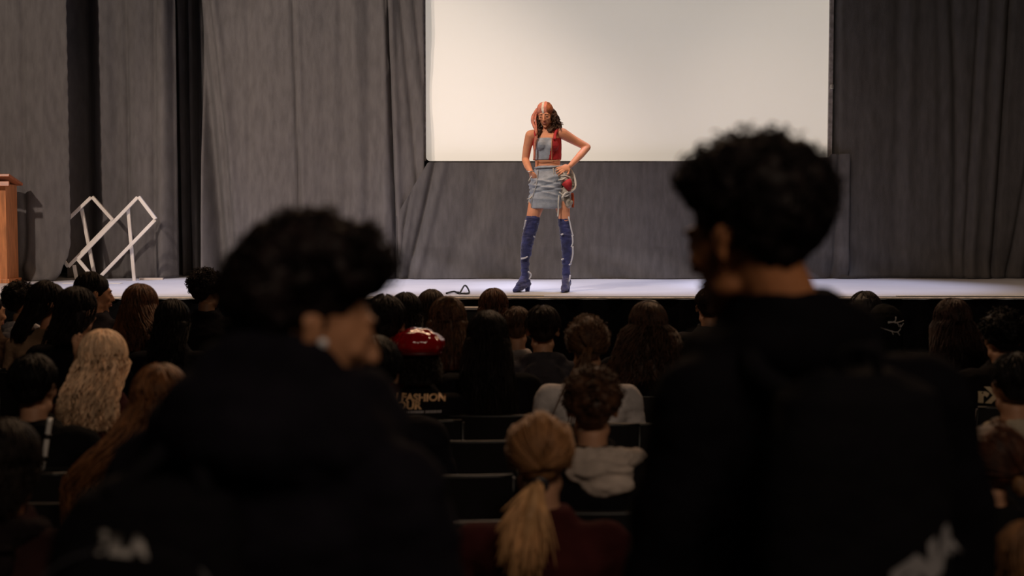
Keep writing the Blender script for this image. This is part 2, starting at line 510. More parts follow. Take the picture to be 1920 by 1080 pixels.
def shoe_mesh():
    def f():
        B = Blob(); B.loft([(Vector((0, y, .035)), Vector((w, 0, 0)), Vector((0, 0, h))) for y, w, h in ((-.06, .03, .030), (-.03, .036, .034), (.05, .040, .033), (.13, .046, .030), (.18, .036, .024), (.205, .015, .015))], 16)
        B.cap((0, -.02, .05), (0, -.025, .11), .040, .038)
        return B.mesh('shoe', .010, 2)
    return cached(('shoe',), f)

SKIN_M = (.42, .22, .13); SKIN_L = (.55, .33, .22); SKIN_D = (.20, .10, .055)
BLACK = (.006, .0055, .007); BLK2 = (.009, .008, .011)
def spectator(u, v, d, label, hair='short', hc=(.012, .008, .007), top='jacket', tc=BLACK, yaw=0, pitch=-.05, skin=SKIN_M, L=.28, spread=0.0, wave=.008,
              pants=(.012, .012, .018), group=None, ngroup=None, face=False, g=.010, r=.0035, n=170, raise_hand=False, fall=None, bodyturn=0, seed=None, chair=True):
    T = P(u, v, d); s = T.z / (ZT + g * .6)
    rng = np.random.default_rng(seed if seed is not None else int(u * 7 + v))
    o = link('person', seated_body(yaw, pitch, raise_hand), skinmat(skin))
    hx = .1 * math.sin(-yaw) * 0
    o.location = (T.x - hx, d, 0); o.scale = (s, s, s); o.rotation_euler.z = bodyturn
    tag(o, label, 'person', group)
    M = head_frame(HC, yaw, pitch)
    t = link({'tee': 'shirt'}.get(top, 'hoodie' if top == 'hoodie' else 'sweater' if top == 'sweater' else 'jacket'), top_mesh(top), cloth(tc), o)
    link('trousers', pants_mesh(), cloth(pants), o)
    for k in (-1, 1):
        sh = link('shoe', shoe_mesh(), cloth((.02, .02, .022)), o); sh.location = (k * .115, .42, 0)
    hm = hairmat(hc)
    B = Blob()
    if hair in ('long', 'short', 'tied'):
        hair_base(B, M, hair, L, spread, g)
        if fall and hair == 'long':
            for k in range(6): B.ell(M @ Vector((fall * (k / 5) ** 2 + .02, -.07, -.05 - L * .85 * k / 5)), (.05, .035, .05))
        h = link('hair', B.mesh('hair', .0095, 2, disp=.005, dscale=22, stretch=(1.5, 1.5, .3)), hm, o)
        tie = (0, -.118 - g, -.005)
        V, Fc = tube_geo(locks(M, rng, n, hair, L, spread, g, wave, r, tie, fall, 1.9 if face else 2.35), [r * rng.uniform(.7, 1.4) for _ in range(n)], 3)
        hl = link('hair_locks', np_mesh(V, Fc), hm, h); hl['kind'] = 'stuff'
    elif hair == 'curly':
        bumpy_shell(B, M, rng, 90, g + .012, (.012, .022)); hair_base(B, M, 'short', g=.004)
        h = link('hair', B.mesh('hair', .0095, 1), hm, o)
        c = curls(M, rng, 420, g + .02, .009, tube=.002)
        hl = link('hair_curls', tubes(c, .0022, 3, .9), hm, h); hl['kind'] = 'stuff'
    elif hair == 'hood':
        B.ell(M @ Vector((0, -.03, .045)), (.105, .118, .098)); B.chain([M @ Vector((0, -.06, .02)), M @ Vector((0, -.06, -.08)), M @ Vector((0, -.05, -.15))], [.10, .095, .11])
        h = link('hood', B.mesh('hood', .009, 3, disp=.006, dscale=9), cloth(tc), o)
    if face: eyes_of(o, M)
    return o, M, t, h, s
# ------------------------------------------------------------------ the setting
def struct(name, me, m, smooth=False):
    o = link(name, me, m, smooth=smooth); o['kind'] = 'structure'; return o
YW = 16.4
dark_wall = mat('dark_wall', (.03, .028, .028), .9, .2, 30)
struct('floor', box_mesh(20, 17.5, .1, 0, (0, 6.9, -.05)), mat('hall_floor', (.018, .016, .016), .6, .1, 40, var=.2))
struct('wall_left', box_mesh(.1, 17.5, 7.4, 0, (-9.9, 6.9, 3.7)), dark_wall)
struct('wall_right', box_mesh(.1, 17.5, 7.4, 0, (9.9, 6.9, 3.7)), dark_wall)
struct('wall_back', box_mesh(20, .1, 7.4, 0, (0, YW, 3.7)), dark_wall)
struct('wall_front', box_mesh(20, .1, 7.4, 0, (0, -1.85, 3.7)), dark_wall)
struct('ceiling', box_mesh(20, 17.5, .1, 0, (0, 6.9, 7.4)), dark_wall)

# stage: deck boards' fascia and lip
st = empty('stage', (0, YF, 0)); tag(st, 'raised stage with a pale painted deck and a black front', 'stage'); st['kind'] = 'structure'
deck_m = mat('stage_deck', (.60, .60, .64), .45, .05, 25, var=.06, vscale=1.2, spec=.35)
W_ = 19.4
deck = link('deck', box_mesh(W_, YW - YF - .3, .06, .0, (0, (YW - YF) / 2 - .03, SZ - .03)), deck_m, st, smooth=False)
lip = link('edge_strip', box_mesh(W_, .05, .016, .003, (0, -.012, SZ - .0085)), mat('stage_lip', (.55, .48, .42), .6, .3, 30, var=.25, vscale=14), st, smooth=False)
V, Fc = [], []; nx = 500
for i in range(nx):
    x = -W_ / 2 + W_ * i / (nx - 1); y = .05 + .02 * math.sin(x * 16) + .012 * math.sin(x * 37 + 1)
    V += [(x, y - .07, SZ - .018), (x, y - .06, 0.02)]
Fc = [(2 * i, 2 * i + 1, 2 * i + 3, 2 * i + 2) for i in range(nx - 1)]
link('stage_skirt', mesh_of(V, Fc), cloth((.004, .0035, .004), 'skirt_black'), st)
# strips of pale tape / boards lying on the deck
def floor_strip(u0, u1, v, wd, label, c=(.75, .70, .60), h=.006, name='tape_strip'):
    y = Yat(v, SZ); a, b = P(u0, v, y), P(u1, v, y)
    o = link(name, box_mesh(b.x - a.x, wd, h, .001), mat('strip_%.2f' % c[0], c, .7, .1), smooth=False, loc=((a.x + b.x) / 2, y, SZ + h / 2))
    tag(o, label, 'tape' if name == 'tape_strip' else 'board'); return o
floor_strip(120, 228, 531.5, .10, 'cream tape strip on the stage deck under the leaning white frames')
floor_strip(262, 306, 524.6, .04, 'thin pale board lying at the curtain foot right of the white frames', (.6, .52, .45), .02, 'board')
floor_strip(950, 1020, 555, .05, 'cream tape strip at the stage edge below the model', (.85, .78, .66))
floor_strip(1680, 1920, 555.3, .03, 'worn pale tape along the stage edge at the right', (.8, .75, .7))
# small pale ledge glimpsed on the front of the stage
y_ = YF - .12
a, b = P(852, 578, y_), P(905, 578, y_)
o = empty('step_unit', ((a.x + b.x) / 2, y_, 0)); tag(o, 'narrow pale ledge on a black post against the stage front, between spectators\' heads', 'step')
link('tread', box_mesh(b.x - a.x + .1, .12, .022, .003, (0, 0, a.z)), mat('pale_ledge', (.5, .45, .42), .6), o, smooth=False)
link('post', box_mesh(.3, .06, a.z - .012, .003, (0, .02, (a.z - .012) / 2)), mat('black_paint', (.01, .01, .01), .6), o, smooth=False)
# a loose cable on the deck
y_ = Yat(551, SZ)
pts = [P(u, 551, y_) + Vector((0, dy, 0)) for u, dy in ((838, -.1), (850, .15), (862, -.05), (870, .25), (880, .0), (868, -.15), (858, .05))]
for p in pts: p.z = SZ + .012
pts[3].z += .05
o = link('cable', tubes([smooth_path([p - Vector((P(860, 551, y_).x, y_, SZ)) for p in pts], 30)], .008, 6, 1), mat('cable_black', (.01, .01, .01), .5), loc=(P(860, 551, y_).x, y_, SZ))
tag(o, 'short black cable coiled at the stage edge left of the model', 'cable')

# ------------------------------------------------------------------ curtains
def curtain(name, label, u0, u1, d, folds, zt=6.9, z0=None, c=(.126, .117, .116), nx=None, seed=0, amp=.012, edgefn=None, topfn=None, hem=None, freq=2.2):
    z0 = SZ + .004 if z0 is None else z0
    x0, x1 = (u0 - 960) / F * d, (u1 - 960) / F * d
    nx = nx or int((x1 - x0) / .02); nz = 150
    vtop = lambda z: 1.0
    G = np.zeros((nz, nx, 3))
    for j in range(nz):
        tz = j / (nz - 1)
        for i in range(nx):
            tx = i / (nx - 1); x = x0 + (x1 - x0) * tx
            zz0 = z0; zz1 = zt if topfn is None else topfn(x)
            z = zz0 + (zz1 - zz0) * tz
            v = 400 - (z - CZ) / d * F
            y = 0
            u = 960 + x / d * F
            for f in folds:                     # (u at v=0, u at v=520, width px, depth m, [bow px])
                uc = f[0] + (f[1] - f[0]) * (v / 520) + (f[4] if len(f) > 4 else 0) * math.sin(max(0, min(1, v / 520)) * math.pi)
                q = (u - uc) / f[2]
                if len(f) > 5:                  # fades in between two heights
                    q2 = max(0, min(1, (v - f[5]) / 120)) if f[5] >= 0 else max(0, min(1, (-f[5] - v) / 120))
                else: q2 = 1
                if abs(q) < 4: y += f[3] * math.exp(-q * q) * q2
            y += amp * noise.noise(Vector((x * freq, seed, z * .35))) * 2 + amp * .8 * noise.noise(Vector((x * freq * 3.1, seed + 5, z * .5)))
            y += .010 * noise.noise(Vector((x * 1.3 + z * .8, seed + 9, z * 1.6)))
            y += .0075 * noise.noise(Vector((x * 5.5, seed + 3, z * 4.2))) + .005 * noise.noise(Vector((x * 14, seed + 4, z * 3.0)))
            if hem and z < SZ + .35: y += hem(x, z)
            xx = x + (edgefn(z, tx) if edgefn else 0)
            G[j, i] = (xx, y, z)
    xm = (x0 + x1) / 2
    G[:, :, 0] -= xm; G[:, :, 2] -= z0
    Fc = [(j * nx + i, j * nx + i + 1, (j + 1) * nx + i + 1, (j + 1) * nx + i) for j in range(nz - 1) for i in range(nx - 1)]
    me = np_mesh(G.reshape(-1, 3), Fc, name)
    m = cloth_curtain(c)
    o = link(name, me, m, loc=(xm, d, z0))
    so = o.modifiers.new('thickness', 'SOLIDIFY'); so.thickness = .005; so.offset = 1
    tag(o, label, 'curtain'); return o
def cloth_curtain(c):
    nm = 'curtain_%.3f' % c[0]
    if nm in MATS: return MATS[nm]
    m = mat(nm, c, .95, .5, 150, spec=.08, var=.12, vscale=7, stretch=(2.6, 1, .7), sheen=.05)
    return m
D0 = YB
rx = lambda u, d: (u - 960) / F * d
# far left leg curtain, nearest of all
lz = lambda z, t: .004 * math.sin(z * 42) * (t > .97) + (-.02 + .10 * max(0, 1 - (z - SZ) / .45) ** 2 * -1.6 if t > .6 else 0) * (t - .6) * 2.5 * (t > .6)
curtain('leg_curtain', 'charcoal leg curtain at far left behind the lectern, scalloped edge', -260, 137, D0 - .40,
        [(12, 8, 14, .03), (52, 50, 5, .03), (95, 80, 26, -.03), (-60, -60, 30, .05)], edgefn=lz, seed=1,
        hem=lambda x, z: -.10 * max(0, 1 - (z - SZ) / .3) * math.exp(-((x - rx(112, D0 - .45)) / .16) ** 2) + .05 * max(0, 1 - (z - SZ) / .22) * math.sin((x + z) * 26))
curtain('backdrop_curtain', 'charcoal curtain panel behind the white leaning frames, dark on its left', 120, 330, D0 + .12,
        [(150, 150, 26, .32), (196, 197, 7, -.02), (198, 200, 5, .02), (241, 243, 5, .06), (222, 222, 16, .06), (262, 265, 12, -.02), (296, 290, 5, .035), (312, 306, 9, -.05), (328, 330, 8, .12)], seed=2)
curtain('backdrop_curtain', 'charcoal curtain bunched into deep dark vertical folds left of centre', 300, 440, D0 + .85,
        [(330, 332, 7, .16), (349, 351, 5, -.22), (358, 361, 3.5, .12), (368, 371, 4.5, -.22), (377, 380, 3, .12), (388, 398, 5, -.18), (398, 410, 4, .06)], seed=3, amp=.02, freq=5)
curtain('backdrop_curtain', 'broad charcoal curtain between the dark bunched folds and the screen', 376, 796, D0 + .02,
        [(366, 410, 18, .30, 4), (392, 436, 7, .10, 6), (404, 450, 8, -.045, 4), (470, 468, 6, .018), (553, 566, 4, .045), (560, 574, 5, -.02), (612, 612, 14, .02),
         (640, 652, 10, .03), (668, 676, 8, -.02), (694, 690, 9, .03), (725, 722, 6, -.03), (727, 744, 3.5, .12), (735, 752, 6, -.05), (752, 800, 5, .045), (778, 830, 5, .04),
         (714, 702, 7, .05, 0, 300)], seed=4)
# curtain hanging below the screen
zt = P(960, 302, D0 - .03).z
def topf(x):
    u = 960 + x / (D0 - .03) * F
    if u < 803: return P(u, 304 + (803 - u) * 1.7, D0 - .03).z
    return P(u, 304 if u < 1200 else 304 - (u - 1200) / 350 * 9 - (6 if u > 1556 else 0), D0 - .03).z
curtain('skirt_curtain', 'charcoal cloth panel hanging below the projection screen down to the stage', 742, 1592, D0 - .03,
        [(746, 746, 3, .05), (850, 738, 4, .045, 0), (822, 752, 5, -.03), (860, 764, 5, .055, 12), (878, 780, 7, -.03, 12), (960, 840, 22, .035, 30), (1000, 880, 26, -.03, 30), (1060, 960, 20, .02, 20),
         (1300, 1295, 30, .02), (1560, 1558, 8, .03), (1584, 1566, 5, .06), (1440, 1470, 25, -.02)], topfn=topf, c=(.100, .094, .093), seed=5, amp=.010, freq=1.3,  # same cloth as its neighbours, weaker light here painted in as a darker colour
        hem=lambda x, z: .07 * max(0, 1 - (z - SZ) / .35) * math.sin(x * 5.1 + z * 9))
dr = D0 + .05
curtain('backdrop_curtain', 'charcoal curtain filling the right side past the screen, light falloff darkened into its colour', 1564, 2180, dr,
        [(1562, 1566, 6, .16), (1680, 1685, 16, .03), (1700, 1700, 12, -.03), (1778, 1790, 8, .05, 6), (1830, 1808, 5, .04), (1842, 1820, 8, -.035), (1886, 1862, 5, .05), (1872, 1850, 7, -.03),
         (1752, 1770, 9, .02), (1918, 1892, 5, .06, 20, 200), (1935, 1915, 10, -.05), (2000, 2010, 20, .06), (2080, 2070, 20, .06)], c=(.084, .079, .078), seed=6, amp=.016,  # same charcoal cloth, the light's falloff to the right put into its colour
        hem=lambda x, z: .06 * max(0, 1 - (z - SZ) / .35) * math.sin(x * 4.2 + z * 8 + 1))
curtain('black_masking_curtain', 'black masking cloth seen in the gaps between curtain panels', -400, 2200, D0 + 1.35, [], c=(.012, .011, .012), seed=7, nx=160)

# ------------------------------------------------------------------ projection screen
ds = D0 + .16
a, b = P(799, 302, ds), P(1551, 299, ds)
sc = empty('projection_screen', ((a.x + b.x) / 2, ds, a.z)); tag(sc, 'large blank projection screen glowing warm white behind the model', 'screen')
hw = (b.x - a.x) / 2; SH = 3.6
def rr_screen():
    pts = []; r = .045
    for k in range(7):
        t = math.pi + k / 6 * math.pi / 2
        pts.append((-hw + r + r * math.cos(t), 0, r + r * math.sin(t)))
    for k in range(7):
        t = 1.5 * math.pi + k / 6 * math.pi / 2
        pts.append((hw - r * .2 + r * .2 * math.cos(t), 0, r * .2 + r * .2 * math.sin(t)))
    pts += [(hw, 0, SH), (-hw, 0, SH)]
    bm = bmesh.new(); vs = [bm.verts.new(p) for p in pts]; f = bm.faces.new(vs)
    ex = bmesh.ops.extrude_face_region(bm, geom=[f])
    bmesh.ops.translate(bm, verts=[v for v in ex['geom'] if isinstance(v, bmesh.types.BMVert)], vec=(0, .012, 0))
    bmesh.ops.recalc_face_normals(bm, faces=bm.faces)
    me = bpy.data.meshes.new('s'); bm.to_mesh(me); bm.free(); return me
link('screen_surface', rr_screen(), mat('screen_white', (.72, .70, .66), .9, emit=((1, .90, .77), .36)), sc, smooth=False)
fm = mat('screen_frame', (.22, .20, .20), .5, .2, 80, var=.3, vscale=20)
for k in (-1, 1):
    link('frame_bar', box_mesh(.045, .05, SH, .005, (k * (hw + .022), -.012, SH / 2)), fm, sc, smooth=False)
    for zz in (.85, 1.9, 2.9):
        link('clip', box_mesh(.03, .03, .05, .006, (k * (hw + .03), -.045, zz - .05)), mat('clip_metal', (.6, .58, .55), .3, metal=.8), sc, smooth=False)

# ------------------------------------------------------------------ lectern
yl = Yat(531, SZ)
lw = .62
xr = P(14.5, 500, yl).x
le = empty('lectern', (xr - lw / 2, yl, SZ)); tag(le, 'orange-brown wooden lectern cut off at the left edge of the stage', 'lectern')
wd = mat('lectern_wood', (.50, .19, .07), .45, .15, 18, var=.25, vscale=6, stretch=(6, 6, .7))
hL = P(14.5, 345, yl).z - SZ
link('body_panel', box_mesh(lw, .03, hL - .04, .004, (0, 0, hL / 2 + .02)), wd, le, smooth=False)
for k in (-1, 1): link('side_panel', box_mesh(.025, .28, hL - .03, .003, (k * (lw / 2 - .0125), .155, hL / 2 + .015)), wd, le, smooth=False)
link('plinth', box_mesh(lw + .05, .34, .045, .004, (0, .14, .0225)), wd, le, smooth=False)
wd2 = mat('lectern_top', (.42, .13, .05), .35, var=.2, vscale=8, stretch=(1, 6, 6))
link('slanted_top', box_mesh(lw + .12, .38, .03, .005, (0, .12, hL + .045), Matrix.Rotation(R(-13), 3, 'X')), wd2, le, smooth=False)
link('shelf', box_mesh(lw - .06, .26, .02, .002, (0, .155, hL * .6)), wd, le, smooth=False)
link('top_ledge', box_mesh(lw + .12, .02, .05, .003, (0, -.07, hL + .0), Matrix.Rotation(R(-13), 3, 'X')), wd2, le, smooth=False)

# ------------------------------------------------------------------ white leaning frames
wm = mat('white_paint', (.74, .68, .61), .5, .1, 40, var=.08)
def lean_frame(label, y, bars):
    o = empty('leaning_frame', (P(bars[0][1], 400, y).x, y, SZ)); tag(o, label, 'frame', 'white wooden frames propped at the curtain')
    for nm, ua, va, ub, vb, wpx, dya, dyb in bars:
        A, Bq = P(ua, va, y + dya), P(ub, vb, y + dyb)
        A -= o.location; Bq -= o.location
        link(nm, bar_mesh(A, Bq, wpx * y / F, .035, .004), wm, o, smooth=False)
    return o
y1 = D0 - .38; y2 = D0 - .22
lean_frame('white wooden frame leaning at the curtain, right one with its outer corner free', y1, [
    ('short_rail', 260, 369, 292, 411, 7.2, .0, 0), ('long_rail', 258, 370, 146, 486, 4.2, 0, -.02), ('long_rail', 291, 412, 180, 527, 4.2, 0, -.05),
    ('short_rail', 146, 486, 180, 527, 4.5, -.02, -.05), ('leg', 240, 389, 252, 527, 6.2, .045, .05)])
lean_frame('white wooden frame leaning at the curtain, left one tucked behind the leg curtain edge', y2, [
    ('short_rail', 173, 369, 212, 413, 7.0, 0, 0), ('long_rail', 171, 370, 90, 447, 4.5, 0, -.02), ('long_rail', 212, 413, 128, 500, 4.5, 0, -.04),
    ('short_rail', 90, 447, 128, 500, 4.5, -.02, -.04), ('leg', 153, 391, 179, 524, 6.4, .045, .05), ('leg', 139, 497, 144, 526, 5, .0, .0)])
# ------------------------------------------------------------------ the model on stage
MY = 12.0
org = Vector((P(1025, 547, MY).x, MY, SZ))
def Q(u, v, dy=0): return P(u, v, MY + dy) - org
mskin = skinmat((.80, .36, .21))
B = Blob()
HM = head_frame(Q(1022.5, 216.5, -.02), R(180 - 12), R(-13), R(4))
head_prims(B, HM, s=.90)
B.chain([Q(1025, 232, .02), Q(1026, 250, .02)], [.046, .050])
def sec(u, v, w, dpt, dy=0, tw=.1):
    c = Q(u, v, dy); return (c, Vector((w, tw * w, 0)), Vector((-tw * dpt, dpt, 0)))
TORSO = [sec(1027, 384, .125, .10), sec(1030, 368, .165, .12), (sec(1030, 345, .158, .118)), sec(1029, 325, .130, .098), sec(1027, 308, .112, .085, 0), sec(1027, 292, .115, .088), sec(1026, 272, .122, .094), sec(1026, 258, .120, .085), sec(1026, 249, .085, .062), sec(1026, 242, .048, .045)]
B.loft(TORSO)
B.ell(Q(1014, 272, -.07), (.050, .045, .052)); B.ell(Q(1036, 273, -.07), (.050, .045, .052))
# arms
B.chain([Q(1012, 251), Q(995, 254), Q(989, 275, .02), Q(985, 299, .04), Q(989, 310, -.03), Q(995, 322, -.09)], [.045, .050, .040, .034, .034, .023])
hand_prims(B, Q(995, 322, -.09), Q(1006, 337, -.08) - Q(994, 321, -.10), (-.75, -.5, .25), 1, .75, .93)
B.chain([Q(1040, 250), Q(1054, 250), Q(1078, 264, .05), Q(1101, 276, .08), Q(1088, 291, .00), Q(1069, 311, -.10)], [.045, .050, .040, .034, .034, .023])
hand_prims(B, Q(1068, 312, -.10), Q(1044, 321, -.17) - Q(1068, 312, -.10), (.1, -1, .35), -1, .28, .93, .16)
# legs
for hp, th, kn, cf, an, rr_ in (((1012, 362, 0), (1001, 400, -.03), (990, 448, -.04), (985, 478, 0), (984, 520, .02), (.088, .064, .040, .034, .024)),
                           ((1050, 362, 0), (1057, 400, -.02), (1061, 448, -.03), (1063, 478, 0), (1061, 520, .02), (.088, .058, .040, .034, .024))):
    B.chain([Q(*hp), Q(*th), Q(*kn), Q(*cf), Q(*an)], list(rr_))
# feet inside the boots
B.chain([Q(984, 520, .02), Q(978, 536, -.05), Q(973, 540, -.08)], [.018, .014, .010]); B.chain([Q(1061, 520, .02), Q(1058, 538, -.12), Q(1058, 541, -.13)], [.018, .014, .010])
model = link('fashion_model', B.mesh('model_body', .0052, 3), mskin, loc=org)
tag(model, 'woman posing alone on stage, hands on hips, denim outfit and thigh-high navy boots', 'person')
eyes_of(model, HM, s=.90)
# crop top: denim front, red side panels
def garment(secs, infl): return [(c, a.normalized() * (a.length + infl), b.normalized() * (b.length + infl)) for c, a, b in secs]
B = Blob()
B.loft(garment([sec(1027, 300.5, .113, .087), sec(1027, 292, .115, .088), sec(1026, 272, .122, .094), sec(1026, 259, .119, .080)], .009))
B.ell(Q(1014, 272, -.07), (.058, .054, .058)); B.ell(Q(1036, 273, -.07), (.058, .054, .058))
me = B.mesh('crop_top', .0055, 3, disp=.0012, dscale=24)
bx = Q(1033, 280).x; lx = Q(1003.5, 280).x
def redtest(c):
    v = 547 - (c.z * F / MY)
    return c.x > bx + (v - 275) * -.00018 * 5 or c.x < lx or c.y > .03
red = split_mesh(me, redtest)
denim = mat('denim_blue', (.36, .41, .50), .85, .3, 120, var=.12, vscale=22)
top = link('crop_top', me, denim, model); top['label'] = 'pale blue denim cropped top front'
redm = mat('red_cloth', (.43, .018, .025), .7, .3, 60, var=.2, vscale=20)
link('side_panel', red, redm, top)['label'] = 'deep red side panels'
tan = mat('tan_trim', (.55, .30, .17), .7)
def srf(u, v, dy): return Q(u, v, dy)[:]
# straps over her left shoulder and right shoulder
for nm, pts, r in (('strap', [(1040, 262, -.12), (1041, 252, -.085), (1045, 243, -.03), (1046, 242, .03), (1044, 256, .09)], .014), ('strap', [(1006, 262, -.11), (1003, 253, -.08), (1003, 245, -.02), (1004, 246, .03), (1008, 258, .08)], .008)):
    o = link(nm, tubes([smooth_path([Q(*p) for p in pts], 18)], r, 8, 1), redm, top)
me = tubes([smooth_path([Q(1034.5, v, dy) for v, dy in ((258, -.100), (264, -.118), (273, -.134), (284, -.118), (292, -.103), (300, -.100))], 16)], .004, 6, 1)
link('piping', me, tan, top)
me = tubes([smooth_path([Q(u, v, dy) for u, v, dy in ((1003, 301, -.07), (1014, 302, -.098), (1026, 301.5, -.104), (1040, 301, -.092), (1051, 300, -.05))], 16)], .004, 6, 1)
link('piping', me, tan, top)
# skirt
B = Blob()
B.loft([sec(1024, 391, .160, .138, 0), sec(1025, 384, .163, .142), sec(1026, 370, .168, .146), sec(1028, 350, .170, .146), sec(1030, 330, .155, .128), sec(1030, 313, .126, .100), sec(1029, 311, .122, .096)], 36)
me = B.mesh('skirt', .0055, 2)
n = len(me.vertices); co = np.empty(n * 3); me.vertices.foreach_get('co', co); co = co.reshape(-1, 3); no = np.empty(n * 3); me.vertices.foreach_get('normal', no); no = no.reshape(-1, 3)
vv = 547 - co[:, 2] * F / MY
h = np.zeros(n)
for v0, sl, wv, am in ((342, 6, 2.2, .010), (347, -8, 2.0, -.009), (352, 5, 2.4, .011), (357, -6, 2.0, -.010), (362, 8, 2.0, .007), (336, -9, 3, .006), (374, 2, 3, .004)):
    h += am * np.exp(-((vv - v0 - sl * co[:, 0] / .15) / wv) ** 2)
co += no * h[:, None]; me.vertices.foreach_set('co', co.ravel()); me.update()
side = split_mesh(me, lambda c: c.x > Q(1051, 380).x or c.y > .06)
sk = link('skirt', me, denim, model); sk['label'] = 'pale blue denim mini skirt'
pale = mat('grey_canvas', (.42, .39, .35), .9, .4, 40, var=.45, vscale=18)
link('side_panel', side, pale, sk)['label'] = 'grey patchwork side panel'
link('waistband', tubes([smooth_path([Q(u, v, dy) for u, v, dy in ((1003, 315, -.05), (1012, 314, -.095), (1026, 313.5, -.112), (1042, 312.5, -.098), (1054, 311, -.045))], 16)], .009, 6, 1), denim, sk)
link('side_seam', tubes([smooth_path([Q(u, v, dy) for u, v, dy in ((1037, 315, -.115), (1041, 340, -.122), (1048, 362, -.100), (1052, 390, -.095))], 16)], .005, 6, 1), mat('pale_seam', (.5, .5, .5), .8), sk)
link('side_seam', tubes([smooth_path([Q(u, v, dy) for u, v, dy in ((1008, 318, -.1), (1006, 345, -.12), (999, 368, -.10), (996, 389, -.08))], 16)], .004, 6, 1), mat('pale_seam', (.5, .5, .5), .8), sk)
link('orange_stripe', tubes([smooth_path([Q(u, v, dy) for u, v, dy in ((1073, 362, -.04), (1074, 375, -.045), (1073.5, 389, -.045))], 10)], .013, 8, 1), mat('orange_cloth', (.55, .09, .03), .8), sk)
# draped pouch at her left hip: off-white straps, red patch
B = Blob()
B.chain([Q(1046, 320, -.11), Q(1056, 334, -.12), Q(1064, 348, -.10), Q(1060, 358, -.09)], [.022, .034, .040, .030])
B.chain([Q(1062, 322, -.02), Q(1072, 338, -.03), Q(1074, 350, -.04)], [.030, .032, .026])
B.cap(Q(1056, 362, -.06), Q(1066, 382, -.06), .045, .040)
pouch = link('draped_pouch', B.mesh('pouch', .0055, 2, disp=.010, dscale=22), pale, model); pouch['label'] = 'off-white draped pouch tied at her hip'
wht = mat('offwhite_strap', (.72, .70, .66), .7, .2, 50)
for pts, r in ((((1060, 312, -.06), (1070, 318, -.05), (1077, 332, -.06), (1079, 350, -.07), (1072, 358, -.11), (1060, 362, -.13), (1054, 372, -.13)), .010),
               (((1046, 330, -.145), (1058, 329, -.15), (1069, 333, -.12)), .008), (((1047, 338, -.15), (1056, 336, -.155), (1064, 330, -.13)), .006), (((1050, 318, -.14), (1058, 326, -.15), (1066, 327, -.12)), .006),
               (((1048, 366, -.12), (1047, 380, -.12), (1047, 392, -.11), (1046, 406, -.11)), .007),
               (((1048, 360, -.13), (1060, 368, -.125), (1070, 362, -.10)), .006)):
    link('strap', tubes([smooth_path([Q(*p) for p in pts], 20)], r, 8, 1), wht, pouch)
bm = bmesh.new()
pp = [(1053, 345, -.165), (1062, 337, -.165), (1070, 334, -.145), (1073, 345, -.135), (1071, 356, -.135), (1065, 358, -.15)]
f = bm.faces.new([bm.verts.new(Q(*p)) for p in pp]); ex = bmesh.ops.extrude_face_region(bm, geom=[f]); bmesh.ops.translate(bm, verts=[v for v in ex['geom'] if isinstance(v, bmesh.types.BMVert)], vec=(0, .02, 0))
bmesh.ops.recalc_face_normals(bm, faces=bm.faces); bmesh.ops.bevel(bm, geom=bm.edges[:], offset=.005, segments=2, affect='EDGES')
me = bpy.data.meshes.new('patch'); bm.to_mesh(me); bm.free()
link('red_patch', me, redm, pouch)
# tassel at the left hip
for pts in (((999, 366, -.08), (993, 372, -.1), (988, 373, -.1)), ((998, 368, -.08), (992, 376, -.1), (990, 380, -.1)), ((997, 330, -.16), (993, 336, -.16), (991, 340, -.16))):
    link('tassel', tubes([smooth_path([Q(*p) for p in pts], 8)], .006, 5, .5), wht, sk)
# boots
navy = mat('navy_suede', (.021, .028, .13), .75, .3, 60, var=.35, vscale=14, sheen=.3)
def boot(pts, rs, toe, heel, knick):
    B = Blob(); B.chain([Q(*p) for p in pts], rs)
    ank = Q(*pts[-1]); t = Q(*toe); hl = Q(*heel)
    hb = Vector((hl.x, hl.y, .055)); ball = Vector((t.x, t.y, .026)).lerp(Vector((hl.x, hl.y, .026)), .33)
    tip = Vector((t.x, t.y, .016))
    B.cap(ank, hb + Vector((0, 0, .02)), .040, .036); B.cap(hb + Vector((0, 0, .02)), ball + Vector((0, 0, .012)), .036, .034); B.cap(ball + Vector((0, 0, .01)), tip, .034, .013); B.cap(ank, ball + Vector((0, 0, .03)), .038, .026)
    me = B.mesh('boot', .0055, 2, disp=.006, dscale=20, seed=knick, stretch=(.6, .6, 2.2))
    for v_ in me.vertices:
        if v_.co.z < .006: v_.co.z = .006
    o = link('boot', me, navy, model)
    H = Blob(); H.loft([(Vector((hl.x, hl.y, .001)), Vector((.019, 0, 0)), Vector((0, .019, 0))), (Vector((hl.x, hl.y, .055)), Vector((.026, 0, 0)), Vector((0, .026, 0))), (Vector((hl.x, hl.y, .075)), Vector((.032, 0, 0)), Vector((0, .032, 0)))], 16)
    link('heel', H.mesh('heel', raw=True), navy, o)
    S = Blob(); S.cap(ball + Vector((0, 0, -.018)), tip + Vector((0, 0, -.010)), .006, .005); S.ell(ball + Vector((0, 0, -.02)), (.036, .05, .005))
    link('sole', S.mesh('sole', raw=True), mat('sole_black', (.01, .01, .012), .5), o)
    return o
b1 = boot([(999, 411, -.035), (995, 428, -.035), (990, 448, -.04), (987, 468, -.01), (984.5, 486, .0), (984, 502, .01), (984.5, 520, .02)], [.068, .063, .059, .053, .042, .038, .038], (963, 544, -.14), (989, 544, .03), 1)
b2 = boot([(1057, 412, -.02), (1059, 428, -.03), (1062, 448, -.03), (1063, 468, -.01), (1062.5, 486, .0), (1061.5, 502, .01), (1061.5, 520, .02)], [.058, .055, .055, .050, .043, .037, .038], (1055, 546, -.19), (1064, 546, .02), 2)
